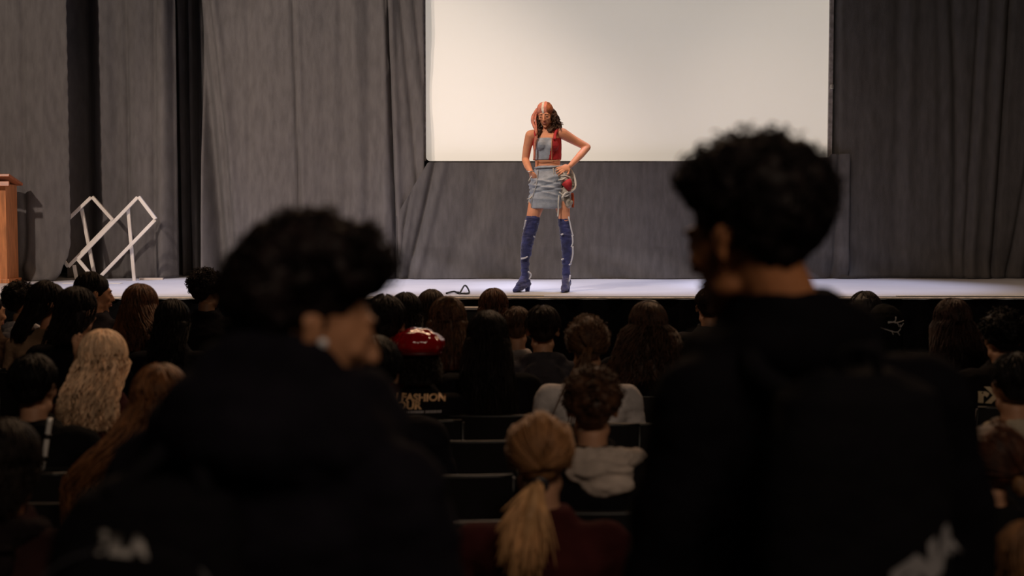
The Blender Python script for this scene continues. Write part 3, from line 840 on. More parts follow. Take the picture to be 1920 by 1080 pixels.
for b_, sets in ((b2, (((1066, 406, -.06), (1069, 420, -.07), (1073, 438, -.08), (1075, 442, -.08)), ((1073, 441, -.08), (1074, 455, -.08), (1071, 463, -.08)), ((1074, 462, -.08), (1074, 478, -.07), (1070, 494, -.06)), ((1071, 494, -.05), (1067, 497, -.06)), ((1069, 516, -.04), (1068, 524, -.05), (1066, 529, -.05)), ((1052, 440, -.09), (1056, 439, -.1)), ((1053, 487, -.05), (1057, 485, -.06)))),
                 (b1, (((986, 413, -.11), (984, 422, -.10), (982, 430, -.09)), ((1000, 443, -.08), (1003, 445, -.07)), ((977, 485, -.05), (984, 484, -.06), (989, 481, -.05)), ((990, 509, -.03), (996, 515, -.03), (992, 524, -.03))))):
    for s_ in sets: link('lace', tubes([smooth_path([Q(*p) for p in s_], 8)], .0085, 6, .8), mat('lace_silver', (.55, .58, .68), .5), b_)
# head scarf and hair
B = Blob(); q = np.array(HM.to_3x3()); T = lambda x, y, z: HM @ (Vector((x, y, z)) * .90)
B.ell(T(0, -.012, .052), (.078, .094, .080), q); B.ell(T(0, -.05, .02), (.070, .056, .06), q)
me = B.mesh('scarf', .005, 2, disp=.0035, dscale=30, stretch=(2, 1, 1))
Hi = HM.inverted()
white = split_mesh(me, lambda c: -.011 < (Hi @ c).x - .004 < .009)
dark = split_mesh(me, lambda c: (Hi @ c).x < -.030)
scarf = link('head_scarf', me, mat('scarf_salmon', (.66, .24, .17), .7, .2, 60, var=.3, vscale=22), model); scarf['label'] = 'salmon, white and red head scarf'
link('white_stripe', white, mat('scarf_white', (.85, .78, .70), .7), scarf)
link('rust_stripe', dark, mat('scarf_rust', (.42, .13, .05), .7, var=.3, vscale=30), scarf)
tails = []
rng = np.random.default_rng(3)
for pts, r in ((((1008, 205, -.0), (1002, 214, -.02), (999, 224, -.04), (1001, 236, -.06), (1006, 248, -.11), (1003, 270, -.12), (1002, 294, -.11), (1001, 300, -.10)), .017),
               (((1007, 207, -.0), (999, 218, -.02), (998, 230, -.03), (1003, 236, -.05)), .015), (((1009, 205, .0), (1004, 220, -.04), (1006, 240, -.08), (1007, 262, -.125)), .010)):
    o = link('scarf_tail', tubes([smooth_path([Q(*p) for p in pts], 20)], r, 8, .55), MATS['scarf_salmon'], scarf)
hairdk = hairmat((.075, .038, .022))
B = Blob()
B.chain([T(-.06, -.03, .02), Q(1041, 226, .02), Q(1046, 238, .02), Q(1044, 246, .03)], [.04, .04, .040, .028])
B.chain([Q(1038, 240, -.03), Q(1030, 246, -.05)], [.030, .022])
B.chain([T(.06, -.03, .01), Q(1008, 232, -.0), Q(1010, 246, -.05), Q(1008, 256, -.07)], [.03, .028, .026, .018])
B.chain([T(0, -.07, 0), Q(1028, 240, .07)], [.06, .05])
hr = link('hair', B.mesh('hair', .006, 1, disp=.012, dscale=30), hairdk, model); hr['label'] = 'dark wavy shoulder-length hair'
paths = []
for i in range(170):
    k = rng.random()
    if k < .62: a0, a1 = (1036 + rng.uniform(-2, 6), 218 + rng.uniform(-6, 12)), (1046 + rng.uniform(-12, 9), 240 + rng.uniform(-10, 12))
    else: a0, a1 = (1009 + rng.uniform(-2, 3), 225 + rng.uniform(-6, 8)), (1009 + rng.uniform(-5, 9), 250 + rng.uniform(-8, 8))
    dy = rng.uniform(-.06, .05); ph = rng.uniform(0, 6.3)
    pts = []
    for j in range(12):
        t = j / 11
        pts.append(Q(a0[0] + (a1[0] - a0[0]) * t + 2.0 * math.sin(ph + t * 9), a0[1] + (a1[1] - a0[1]) * t + math.cos(ph + t * 7), dy + .012 * math.cos(ph + t * 9))[:])
    paths.append(pts)
hl = link('hair_curls', tubes(paths, .0045, 4), hairdk, hr); hl['kind'] = 'stuff'
link('bracelet', tubes([[(Q(994, 320.5, -.085) + Vector((.027 * math.cos(t), .027 * math.sin(t), .006 * math.sin(t))))[:] for t in np.linspace(0, 6.283, 20)]], .004, 6, 1), mat('silver', (.7, .65, .6), .3, metal=.9), model)
# ------------------------------------------------------------------ chairs
plas = mat('black_plastic', (.012, .011, .012), .28, .05, 60, spec=.5)
met = mat('black_metal', (.008, .008, .008), .4, metal=.2)
def make_chair():
    o = empty('hall_chair')
    B = Blob()
    n = 9; secs = []
    V, Fc = [], []
    for i in range(n):                                   # curved back panel
        a = (i / (n - 1) - .5); x = a * .42; y = -.225 - .02 * (a * 2) ** 2 * -1
        V += [(x, y, .52), (x, y - .03, .775), (x, y - .045, .775), (x, y - .015, .52)]
    for i in range(n - 1):
        k = i * 4
        for j in range(4): Fc.append((k + j, k + (j + 1) % 4, k + 4 + (j + 1) % 4, k + 4 + j))
    Fc += [(3, 2, 1, 0), (n * 4 - 4, n * 4 - 3, n * 4 - 2, n * 4 - 1)]
    link('backrest', mesh_of(V, Fc), plas, o, smooth=False)
    link('top_rail', tubes([[(x, -.262 + .02 * (x / .21) ** 2, .778) for x in np.linspace(-.21, .21, 9)]], .009, 8, 1), met, o)
    link('seat', box_mesh(.42, .42, .035, .012, (0, .0, .375)), plas, o)
    for k in (-1, 1):
        link('leg', tubes([[(k * .20, .19, .36), (k * .205, .21, .0)]], .011, 8, 1), met, o)
        link('leg', tubes([[(k * .20, -.19, .36), (k * .21, -.27, .0)]], .011, 8, 1), met, o)
        link('upright', tubes([[(k * .205, -.19, .36), (k * .212, -.215, .52), (k * .212, -.25, .775)]], .010, 8, 1), met, o)
    link('stretcher', tubes([[(-.2, .2, .12), (.2, .2, .12)]], .008, 8, 1), met, o)
    return o
chair0 = make_chair(); used = [False]
def place_chair(x, y, rz, label, group='black hall chairs'):
    if not used[0]: o = chair0; used[0] = True
    else:
        o = chair0.copy(); col.objects.link(o)
        for ch in chair0.children:
            c = ch.copy(); col.objects.link(c); c.parent = o
    o.location = (x, y, 0); o.rotation_euler.z = rz
    tag(o, label, 'chair', group); return o
def decal(o_t, txt, size, x, z, m, bold=.004, rot=0, name='lettering', sx=1.0):
    """letters printed on the back of a garment, garment space"""
    me = text_mesh(txt, size, bold)
    M = Matrix.Translation((x, -.35, z)) @ Matrix.Rotation(math.pi / 2, 4, 'X') @ Matrix.Rotation(rot, 4, 'Z') @ Matrix.Diagonal((sx, 1, 1, 1))
    return link(name, project_decal(me, o_t.data, M), m, o_t, smooth=False)

# ------------------------------------------------------------------ audience
G = 'seated spectators in the dark hall'
def S(*a, ch='', **k):
    r = spectator(*a, group=G, **k)
    o = r[0]
    lab = a[3]
    place_chair(o.location.x, o.location.y - .02, 0, 'black hall chair under the ' + ch)
    return r
BRN = (.075, .035, .016); DKB = (.022, .012, .008); MID = (.05, .022, .011)
# left block
A4 = S(38, 534, 8.65, 'short dark-haired person in a black jacket with grey-white hood and small white logo', ch='grey-hooded spectator at far left', hair='curly', top='jacket', tc=BLACK, yaw=R(-35), face=True, g=.006)
S(-26, 548, 8.05, 'person cut off by the left picture edge, next to the grey-hooded one', ch='spectator cut by the left edge', hair='short', top='jacket', tc=(.05, .03, .02), yaw=R(-40), face=True)
A3 = S(92, 531, 7.85, 'dark-haired woman in tan top, profile turned toward the stage', ch='woman in the tan top', hair='long', L=.22, top='sweater', tc=(.34, .21, .13), yaw=R(-62), face=True, skin=(.60, .27, .15), raise_hand=False, n=200)
S(143, 543, 7.15, 'dark-haired spectator in black just left of the man in profile', ch='dark-haired spectator left of the man in profile', hair='long', L=.17, top='jacket', tc=BLACK, yaw=R(-20))
S(176, 514, 8.7, 'man in dark jacket, lit face in profile to the right, below the white frames', ch='man in profile below the white frames', hair='short', top='jacket', tc=(.02, .018, .022), yaw=R(-62), face=True, skin=(.44, .21, .11))
S(262, 537, 7.9, 'spectator with lit reddish-brown hair and a strand falling to the right', ch='reddish-brown-haired spectator', hair='long', hc=(.10, .038, .014), L=.26, top='jacket', tc=BLACK, spread=.03, fall=.12, yaw=R(-15))
A8 = S(386, 510, 8.9, 'curly-topped spectator in black beside the left standing boy', ch='curly-topped spectator', hair='curly', top='jacket', tc=BLACK, yaw=R(-30), g=.018, skin=SKIN_D)
A9 = S(192, 625, 5.5, 'blonde wavy-haired woman in dark maroon coat', ch='blonde woman', hair='long', hc=(.90, .62, .40), L=.29, spread=.028, wave=.016, top='sweater', tc=(.040, .010, .010), n=320, r=.0042, yaw=R(-8))
S(322, 566, 7.4, 'spectator all in black between the reddish-brown hair and the curly top', ch='all-black spectator', hair='long', hc=(.008, .006, .006), L=.25, top='jacket', tc=BLACK)
B1 = S(300, 692, 4.25, 'woman with long auburn hair swept left over a pale grey hooded top', ch='auburn-haired woman', hair='long', hc=(.17, .068, .024), L=.44, spread=.0, wave=.014, fall=-.19, top='hoodie', tc=(.24, .23, .25), n=260, r=.004, bodyturn=R(12))
LM = S(2, 797, 3.35, 'dark-haired person in very dark maroon top at the lower left edge', ch='maroon-clad spectator at lower left', hair='long', L=.12, top='jacket', tc=(.024, .010, .010), yaw=R(-12), skin=(.40, .17, .08))
S(60, 672, 4.9, 'broad spectator in plain black coat left of the blonde woman', ch='plain black coat left of the blonde', hair='short', hc=(.005, .004, .004), top='puffer', tc=(.006, .006, .007))
# middle block
S(722, 560, 6.3, 'dark-haired spectator partly hidden by the left standing boy, red collar', ch='dark-haired spectator with the red collar', hair='short', top='jacket', tc=(.30, .012, .012), g=.014)
S(700, 640, 4.8, 'spectator in black hood just right of the left standing boy', ch='black hood beside the left boy', hair='short', hc=(.006, .005, .005), top='puffer', tc=(.010, .009, .013), g=.02)
S(760, 553, 7.75, 'dark rounded head directly beyond the red cap', ch='dark rounded head beyond the red cap', hair='long', L=.14, top='jacket', tc=BLACK)
S(809, 547, 8.6, 'dark brown head between the dark rounded head and the top-knotted hair', ch='dark brown head by the top-knot', hair='long', hc=(.03, .014, .008), L=.16, top='jacket', tc=BLACK)
S(839, 562, 7.0, 'brown hair half tied up in a flat top-knot, right of the red cap', ch='half tied-up brown hair', hair='long', hc=(.085, .038, .016), L=.25, spread=.025, top='jacket', tc=BLACK, n=240)
S(925, 545, 8.5, 'reddish-brown long-haired spectator closest to the stage edge at centre', ch='reddish-brown hair at centre', hair='long', hc=(.08, .028, .012), L=.22, top='jacket', tc=BLACK)
S(969, 579, 7.6, 'short brown-haired spectator with a white collar', ch='white-collared spectator', hair='short', hc=(.06, .028, .014), top='tee', tc=(.45, .40, .38), g=.003)
S(1018, 578, 6.9, 'dark short-haired spectator in charcoal hooded top', ch='charcoal hooded top', hair='short', hc=(.016, .010, .008), top='hoodie', tc=(.045, .042, .050))
S(914, 589, 6.25, 'woman with very long straight black hair right of the red cap', ch='long straight black hair', hair='long', hc=(.010, .007, .006), L=.48, spread=.05, top='jacket', tc=BLACK, n=260)
CAP = S(785, 633, 6.1, 'spectator in a shiny red cap and black lettered jacket', ch='red-capped spectator', hair='long', hc=(.014, .009, .008), L=.12, spread=.02, top='jacket', tc=(.008, .007, .008), wave=.012)
TEE = S(1102, 600, 6.0, 'spectator in pale grey shirt with rim-lit dark hair and long brown ponytail', ch='pale grey shirt', hair='tied', hc=(.085, .04, .018), top='tee', tc=(.62, .57, .56), n=260, g=.012)
TRI = S(1216, 571, 6.9, 'woman with wide triangular mass of dark wavy hair', ch='wide triangular hair', hair='long', hc=(.050, .022, .011), L=.34, spread=.135, wave=.02, top='puffer', tc=BLACK, n=420, g=.014)
HOOD = S(1111, 702, 4.3, 'tousled brown-haired person in beige hood over dark jacket', ch='beige-hooded spectator', hair='curly', hc=(.060, .026, .012), top='jacket', tc=BLACK, g=.010)
PONY = S(1013, 780, 3.45, 'woman with low light-brown ponytail and maroon sweater, centre front', ch='ponytailed woman', hair='tied', hc=(.30, .145, .06), top='sweater', tc=(.050, .012, .012), n=320, g=.006, r=.003)
S(1330, 543, 8.6, 'dark head at the stage edge half hidden by the right standing boy', ch='dark head behind the right boy', hair='short', hc=(.02, .011, .008), top='jacket', tc=(.02, .018, .02))
# right block
R1 = S(1622, 551, 8.4, 'spectator with a dark round hat and bright ear stud near the stage', ch='round-hatted spectator', hair='short', hc=(.02, .016, .016), top='jacket', tc=BLACK, yaw=R(20), g=.016)
R2 = S(1660, 572, 7.7, 'hooded spectator in black with white scribbled line drawing on the hood', ch='line-drawn hood', hair='hood', top='hoodie', tc=(.007, .007, .007), g=.02)
S(1788, 565, 7.2, 'woman in black with straight dark hair, warm left edge, right of the hoods', ch='straight dark hair at right', hair='long', hc=(.030, .012, .008), L=.36, spread=.10, wave=.012, top='jacket', tc=BLACK, n=300)
R3 = S(1882, 590, 6.5, 'broad black jacket with two tan block letters on the back', ch='black jacket with tan letters', hair='curly', hc=(.007, .006, .006), top='puffer', tc=(.008, .007, .008), g=.022)
R4 = S(1906, 668, 4.9, 'dark-haired person in pale grey-beige shirt at the right edge', ch='pale shirt at the right edge', hair='short', hc=(.012, .010, .010), top='sweater', tc=(.40, .34, .26), g=.006)
R6 = S(1862, 802, 3.7, 'brown-haired person with hair tied back, right of the right standing boy', ch='brown tied hair at right', hair='tied', hc=(.060, .020, .009), top='jacket', tc=(.010, .009, .010), yaw=R(25), n=240, g=.008)
S(1950, 992, 2.62, 'large blurred brown hair in the lower right corner', ch='brown hair in the lower right corner', hair='long', hc=(.16, .075, .03), L=.25, spread=.03, top='sweater', tc=(.05, .03, .02))
S(1700, 690, 5.0, 'spectator in black hidden behind the right standing boy\'s shoulder', ch='hidden spectator in black', hair='short', hc=(.006, .005, .005), top='jacket', tc=BLACK)

def at_head(rec, x, y, z): return rec[1] @ Vector((x, y, z))
# beige hood lying on the shoulders of the tousled one, grey hood on the far left one
def loose_hood(rec, c, w_=.11, dx=0):
    B = Blob()
    for k in range(17):
        a = (k / 16 - .5) * 4.6
        B.ell((dx + w_ * math.sin(a), -.01 - .095 * math.cos(a), .925 + .010 * math.cos(a)), (.036, .036, .034 + .012 * math.cos(a)))
    B.ell((dx, -.13, .895), (w_ * .95, .050, .052)); B.ell((dx + .02, -.150, .865), (w_ * .75, .040, .045)); B.ell((dx - .03, -.155, .90), (w_ * .5, .035, .02)); B.ell((dx + .05, -.155, .915), (w_ * .5, .030, .016))
    return link('hood', B.mesh('hood', .007, 2, disp=.010, dscale=13, stretch=(.6, 1, 2)), cloth(c), rec[0])
loose_hood(HOOD, (.50, .42, .37), .125, .02)
loose_hood(A4, (.42, .40, .42), .085)
loose_hood(R4, (.40, .34, .26), .09)
loose_hood(LM, (.012, .008, .009), .09)
loose_hood(B1, (.62, .60, .64), .10)
# red cap, glossy
o, M, t, h, s = CAP
B = Blob()
B.loft([(M @ Vector((0, -.026, z)), M.to_3x3() @ Vector((rx_, 0, 0)), M.to_3x3() @ Vector((0, ry_, 0))) for z, rx_, ry_ in ((.050, .106, .118), (.075, .128, .138), (.110, .130, .138), (.145, .100, .110), (.168, .055, .065), (.174, .015, .02))], 32)
capm = mat('red_vinyl', (.36, .004, .006), .10, .25, 22, spec=.6, coat=.8)
cp = link('cap', B.mesh('cap', .0075, 2, disp=.008, dscale=16, stretch=(1, 1, .5)), capm, o); cp['label'] = 'shiny deep red cap'
link('band', tubes([[(M @ Vector((.108 * math.cos(a), -.026 + .120 * math.sin(a), .050)))[:] for a in np.linspace(0, 6.283, 40)]], .010, 8, 1), mat('cap_band', (.08, .006, .006), .5), cp)
gold = mat('tan_print', (.75, .45, .23), .6, var=.3, vscale=30)
decal(t, 'N FASHION', .045, .002, .920, gold, .0018, R(-1), sx=1.16); decal(t, 'TOUR', .047, -.055, .886, gold, .0018, sx=1.16)
V, Fc = [], []; rng = np.random.default_rng(5); x = -.12
for k in range(26):
    wd_ = rng.uniform(.004, .009); n0 = len(V)
    V += [(x, 0, 0), (x + wd_, 0, 0), (x + wd_, .011, 0), (x, .011, 0)]; Fc.append((n0, n0 + 1, n0 + 2, n0 + 3)); x += wd_ + .0022
    if k in (2, 7, 16): x += .006
me = mesh_of(V, Fc)
project_decal(me, t.data, Matrix.Translation((-.005, -.35, .853)) @ Matrix.Rotation(math.pi / 2, 4, 'X'))
link('small_print', me, mat('grey_print', (.35, .32, .33), .6), t, smooth=False)
# small white shoulder marks
def mark(rec, x, z, sc=1.0, c=(.5, .5, .5)):
    V, Fc = [], []
    for r0, r1 in ((.018, .022), (.010, .014), (.002, .006)):
        n0 = len(V); K = 7
        for k in range(K):
            a = k / (K - 1) * math.pi / 2
            V += [(r0 * math.cos(a) * sc - .01, r0 * math.sin(a) * sc - .01, 0), (r1 * math.cos(a) * sc - .01, r1 * math.sin(a) * sc - .01, 0)]
        for k in range(K - 1): i = n0 + 2 * k; Fc.append((i, i + 1, i + 3, i + 2))
    for k in range(3):
        n0 = len(V); V += [(-.038 * sc, (.000 + .007 * k) * sc - .008, 0), (-.016 * sc, (.000 + .007 * k) * sc - .008, 0), (-.016 * sc, (.0045 + .007 * k) * sc - .008, 0), (-.038 * sc, (.0045 + .007 * k) * sc - .008, 0)]; Fc.append((n0, n0 + 1, n0 + 2, n0 + 3))
    me = mesh_of(V, Fc); project_decal(me, rec[2].data, Matrix.Translation((x, -.4, z)) @ Matrix.Rotation(math.pi / 2, 4, 'X'))
    link('logo_patch', me, mat('white_print', (.75, .75, .75), .6), rec[2], smooth=False)
mark(A4, .024, .86, 1.5); mark(TRI, .10, .82, 1.1)
decal(R3[2], 'rX', .098, -.112, .828, mat('tan_letters', (.60, .47, .30), .7), .006, sx=1.0)
# line drawing on the black hood
B2 = R2[3]
paths = []
M = R2[1]
lines = [((-.10, .045), (-.04, .02), (.03, .00), (.06, .02), (.055, .045)), ((-.02, .055), (.02, .06), (.04, .05), (.05, .03)), ((.03, .09), (.022, .065), (-.02, .062)), ((.02, .055), (.09, .065)), ((.0, .01), (.012, -.015)), ((.04, .0), (.055, -.02)), ((.06, .03), (.085, .05)), ((-.095, .02), (-.075, -.01))]
bm = bmesh.new(); bm.from_mesh(B2.data); bvh = BVHTree.FromBMesh(bm); bm.free()
for L_ in lines:
    pts = []
    for p in smooth_path([(a, 0, b) for a, b in L_], 12):
        q0 = HC + Vector((p[0], -.4, p[2] - .02)); hh = bvh.ray_cast(q0, Vector((0, 1, 0)))[0]
        pts.append((hh.x, hh.y - .003, hh.z) if hh is not None else (q0.x, HC.y - .09, q0.z))
    paths.append(pts)
link('line_drawing', tubes(paths, .0035, 5, .7), mat('white_line', (.55, .53, .52), .6), R2[2])
o = R1[0]
B = Blob(); B.ell(at_head(R1, -.092, -.012, -.028), .008); link('ear_stud', B.mesh(raw=True), mat('stud', (.9, .9, .9), .15, metal=.8), o)
# flat top-knot, ponytails, buns
def lock_bundle(rec, root, ends, n, r, hc, name='ponytail', seed=1, fan=.05, wavy=.006, bulge=.02):
    """root/ends in head space"""
    rng = np.random.default_rng(seed); paths = []; hm = hairmat(hc); M = rec[1]
    for i in range(n):
        e = ends[rng.integers(len(ends))]; a = np.array(root) + rng.normal(size=3) * .006; ph = rng.uniform(0, 6.3)
        e = np.array(e) + rng.normal(size=3) * np.array([fan, .014, .03]); pts = []
        for k in range(12):
            t = k / 11; p = a * (1 - t) + e * t
            p[0] = a[0] * (1 - t) + e[0] * t ** .8 if True else p[0]
            p[1] -= bulge * math.sin(t * 2.6); p[0] += wavy * math.sin(t * 9 + ph)
            p[0] = a[0] + (e[0] - a[0]) * (t ** .75)
            pts.append((M @ Vector(p))[:])
        paths.append(pts)
    ob = link(name, tubes(paths, r, 4, .35), hm, rec[3]); return ob
o, M, t, h, s = PONY
pt = lock_bundle(PONY, (-.010, -.130, -.050), [(-.100, -.185, -.20), (-.075, -.195, -.235), (-.04, -.20, -.255), (-.01, -.195, -.24), (.005, -.185, -.195)], 420, .0040, (.62, .35, .16), fan=.010, wavy=.003)
B = Blob(); B.chain([M @ Vector((-.010, -.118, -.045)), M @ Vector((-.018, -.155, -.08)), M @ Vector((-.030, -.172, -.13)), M @ Vector((-.036, -.180, -.17))], [.016, .024, .036, .034])
pb = link('ponytail_core', B.mesh('pt', .007, 2, disp=.006, dscale=25, stretch=(2, 1, .3)), hairmat((.52, .29, .13)), h)
B = Blob()
for a in np.linspace(0, 6.28, 12)[:-1]: B.ell(M @ Vector((-.004 + .018 * math.cos(a), -.128 - .004, -.048 + .016 * math.sin(a))), .009)
link('hair_tie', B.mesh('tie', .004, 1), mat('tie_black', (.012, .012, .018), .4), h)
lock_bundle(TEE, (.0, -.125, .0), [(-.07, -.13, -.33), (-.03, -.15, -.36), (-.10, -.10, -.30), (-.05, -.15, -.28)], 150, .005, (.10, .045, .018), seed=4, fan=.02, wavy=.012)
rng = np.random.default_rng(9)
link('hair_frizz', tubes(curls(TEE[1], rng, 380, .022, .010, tube=.0018), .002, 3, .9), hairmat((.12, .06, .03)), TEE[3])['kind'] = 'stuff'  # lighter frizz colour paints the rim light onto the dark hair
link('hair_frizz', tubes(curls(CAP[1], rng, 10, .0, .004), .001, 3, .9), hairmat((.014, .009, .008)), CAP[3])['kind'] = 'stuff'
V = []
for k in range(26):
    a = rng.uniform(-.6, .6); V.append([(M_ := S_)[:] for S_ in ()]) if False else None
KN = [c for c in bpy.data.objects if c.get('label', '').startswith('brown hair half tied')][0]
B = Blob(); Mk = head_frame(HC, 0, -.05)
for a in np.linspace(0, 6.28, 14)[:-1]: B.ell(Mk @ Vector((.034 * math.cos(a) + .004, -.085 + .012 * math.sin(a), .112 + .020 * math.sin(a))), (.018, .016, .013))
link('top_knot', B.mesh('knot', .006, 1, disp=.004, dscale=40), hairmat((.10, .05, .02)), KN)
B = Blob(); B.ell(R6[1] @ Vector((-.0, -.125, -.045)), (.030, .026, .034)); link('hair_bun', B.mesh('bun', .006, 1, disp=.006, dscale=30), hairmat((.16, .08, .035)), R6[3])
B = Blob(); B.ell(R6[1] @ Vector((.02, -.02, .135)), (.028, .026, .022)); link('hair_bun', B.mesh('bun', .006, 1, disp=.006, dscale=30), hairmat((.10, .04, .015)), R6[3])
# round hat of the far spectator
B = Blob(); B.ell(R1[1] @ Vector((0, -.02, .055)), (.102, .118, .092)); link('hat', B.mesh('hat', .007, 1), mat('hat_dark', (.016, .014, .016), .6, .3, 90), R1[0])
# triangular hair: a hair band arch
M = TRI[1]
link('hair_clip', tubes([[(M @ Vector((.05 * math.cos(a) + .005, -.045, .128 + .030 * math.sin(a) - .01)))[:] for a in np.linspace(.2, 2.9, 16)]], .0045, 6, 1), mat('clip_dark', (.10, .07, .06), .25, spec=.7), TRI[3])
# beige hood drawstring, silver trims on the blonde's coat
M = A9[1]
paths = []
for a0, z0 in ((-.20, .86), (-.21, .835), (-.175, .81), (-.165, .79)):
    paths.append([(a0 - .02, -.11, z0), (a0, -.125, z0 + .008), (a0 + .02, -.13, z0)])
link('metal_trim', tubes(paths, .004, 6, .8), mat('silver_trim', (.75, .72, .68), .2, metal=1), A9[2])
# raised hand near the blonde
RH = A9[0]
B = Blob(); RHs = RH.scale.x
loc = (P(150, 672, 5.56) - RH.location) / RHs; sh = Vector((-.235, .08, .74))
B.chain([sh, sh.lerp(loc, .5) + Vector((.0, -.02, -.05)), loc], [.045, .036, .024]); hand_prims(B, loc, (-.15, 0, 1), (0, -1, 0), 1, .35, .68, .1)
link('raised_hand', B.mesh('raised_hand', .006, 2), skinmat((.55, .30, .18)), RH)
# chin-resting hand of the woman in tan
B = Blob(); wr = Vector((.13, .02, .90)); B.chain([Vector((.20, .05, .66)), wr], [.038, .026]); hand_prims(B, wr, (.05, -.1, 1), (.9, -.3, .1), 1, .9, .9)
link('hand', B.mesh('hand', .0065, 2), skinmat((.50, .26, .16)), A3[0])
# empty chairs glimpsed in the gaps
for u, d, lb in ((85, 4.75, 'empty black hall chair with a bright metal post, left of the auburn-haired woman'), (95, 4.15, 'empty black hall chair at lower left, nearer than the one with the metal post'),
                 (848, 4.6, 'empty black hall chair between the left standing boy and the ponytailed woman'), (1208, 5.75, 'empty black hall chair beside the pale grey shirt'), (820, 3.9, 'empty black hall chair nearest, left of the ponytailed woman'),
                 (870, 5.3, 'empty black hall chair behind the long straight black hair')):
    o = place_chair((u - 960) / F * d, d + .25, 0, lb)
    if d == 4.75:
        A, Bq = P(94, 784, 4.72) - o.location, P(79, 882, 4.72) - o.location
        chm = mat('chrome', (.95, .92, .88), .35, metal=.3)
        Bq2 = A + (Bq - A) * 1.0
        link('metal_post', tubes([[A.lerp(Bq2, t_)[:] for t_ in np.linspace(0, 1, 14)]], .010, 10, 1), chm, o)
        link('collar', tubes([[A.lerp(Bq2, .30)[:], A.lerp(Bq2, .38)[:]]], .014, 10, 1), met, o); link('collar', tubes([[A.lerp(Bq2, .72)[:], A.lerp(Bq2, .80)[:]]], .014, 10, 1), met, o)
# ------------------------------------------------------------------ the two standing boys in front
def boy(label, d, uh, vh, yaw, pitch, ut, vs, byaw, hs, skin, jc, infl, seed, g, shape, bow=.0, spread_=.30, roll=0):
    f = F / d
    hc_ = P(uh, vh, d); tc_ = P(ut, vs, d)            # head centre, shoulder-line centre
    og = Vector((tc_.x, d, 0)); hc_ = hc_ - og; zs = tc_.z
    q = Rz(byaw); W = lambda x, y, z: q @ Vector((x, y, z))
    k = zs / 1.42
    J = dict(yaw=byaw)
    J['spine'] = [(W(0, 0, .80 * k), .12, .09), (W(0, 0, .88 * k), .165, .115), (W(0, .0, 1.02 * k), .145, .10), (W(0, -.01, 1.18 * k), .165, .112), (W(0, -.02, 1.33 * k), .185, .112), (W(0, -.015, 1.40 * k), .165, .090), (W(0, 0, 1.45 * k), .10, .065)]
    J['chest'] = W(0, -.01, 1.34 * k)
    for s_, kk in ((-1, 'l'), (1, 'r')):
        J['sh_' + kk] = W(s_ * .195, -.01, 1.375 * k); J['el_' + kk] = W(s_ * .265, -.02, 1.10 * k); J['wr_' + kk] = W(s_ * .23, .16, .90 * k); J['hn_' + kk] = W(s_, 0, .2)
        J['hp_' + kk] = W(s_ * .09, 0, .84 * k); J['kn_' + kk] = W(s_ * .10, .02, .47 * k); J['an_' + kk] = W(s_ * .10, -.02, .09); J['to_' + kk] = W(s_ * .11, .12, .04)
    HM_ = head_frame(hc_, yaw, pitch, roll)
    B = Blob(); body_prims(B, J); head_prims(B, HM_, s=hs)
    nb = J['spine'][-1][0]
    B.chain([nb - Vector((0, 0, .04)), nb.lerp(HM_ @ Vector((0, -.025, -.06)), .5), HM_ @ Vector((0, -.025, -.03))], [.075, .060, .060])
    o = link('person', B.mesh('boy', .0062, 4), skinmat(skin), loc=og); tag(o, label, 'person')
    eyes_of(o, HM_, s=hs)
    B = Blob(); JJ = dict(J); JJ['spine'] = J['spine'][:6]
    body_prims(B, JJ, infl, hands=False, legs=False)
    return o, HM_, J, B, W, og, k
def finish_jacket(o, B, c, seed, disp=.016):
    return link('jacket', B.mesh('jacket', .011, 4, disp=disp, dscale=5.5, seed=seed, stretch=(1, 1, 1.7)), cloth(c), o)
def lower(o, J, W):
    B = Blob(); JJ = dict(J); JJ['spine'] = J['spine'][:3]; body_prims(B, JJ, .02, hands=False, arms=False)
    link('trousers', B.mesh('pants', .014, 2), cloth((.012, .012, .018)), o)
    for s_ in (-1, 1):
        sh = link('shoe', shoe_mesh(), cloth((.02, .02, .022)), o); sh.location = W(s_ * .105, -.0, 0); sh.rotation_euler.z = J['yaw']
def curly_hair(o, HM_, seed, n, g, shape, hs, c, rad=.011, tube=.0016):
    rng = np.random.default_rng(seed); Ms = HM_ @ Matrix.Scale(hs, 4)
    hm = hairmat(c)
    sk = lambda phi, th: not (abs(phi) > 1.15 and th > 1.38) and not (abs(phi) > 1.7 and th > 1.2)
    def edge(phi, th):                                   # volume thins towards the ears and the nape
        lim = 2.05 if abs(phi) < 1.0 else 1.5
        return max(.15, min(1, (lim - th) / .55))
    B = Blob(); hair_base(B, Ms, 'short', g=.006)
    for i in range(460):
        th = math.acos(rng.uniform(math.cos(2.05), 1)); phi = rng.uniform(-math.pi, math.pi)
        if not sk(phi, th): continue
        B.ell(Ms @ Vector(scalp(phi, th, g * rng.uniform(.1, .72) * shape(phi, th) * edge(phi, th))), rng.uniform(.012, .021))
    h = link('hair', B.mesh('hair', .0075, 1, disp=.006, dscale=30), hm, o)
    c_ = curls(Ms, rng, n, g, rad, 2.05, tube, shape=lambda p, t: shape(p, t) * edge(p, t), fall_off=False)
    keep = []
    Mi = Ms.inverted()
    for p in c_:
        m = Mi @ Vector(p[5]); v = np.array([m.x, m.y + .016, m.z - .036]); th = math.acos(max(-1, min(1, v[2] / np.linalg.norm(v)))); phi = math.atan2(v[0], -v[1])
        if sk(phi, th): keep.append(p)
    hl = link('hair_curls', tubes(keep, tube, 4, .9), hm, h); hl['kind'] = 'stuff'
    return h
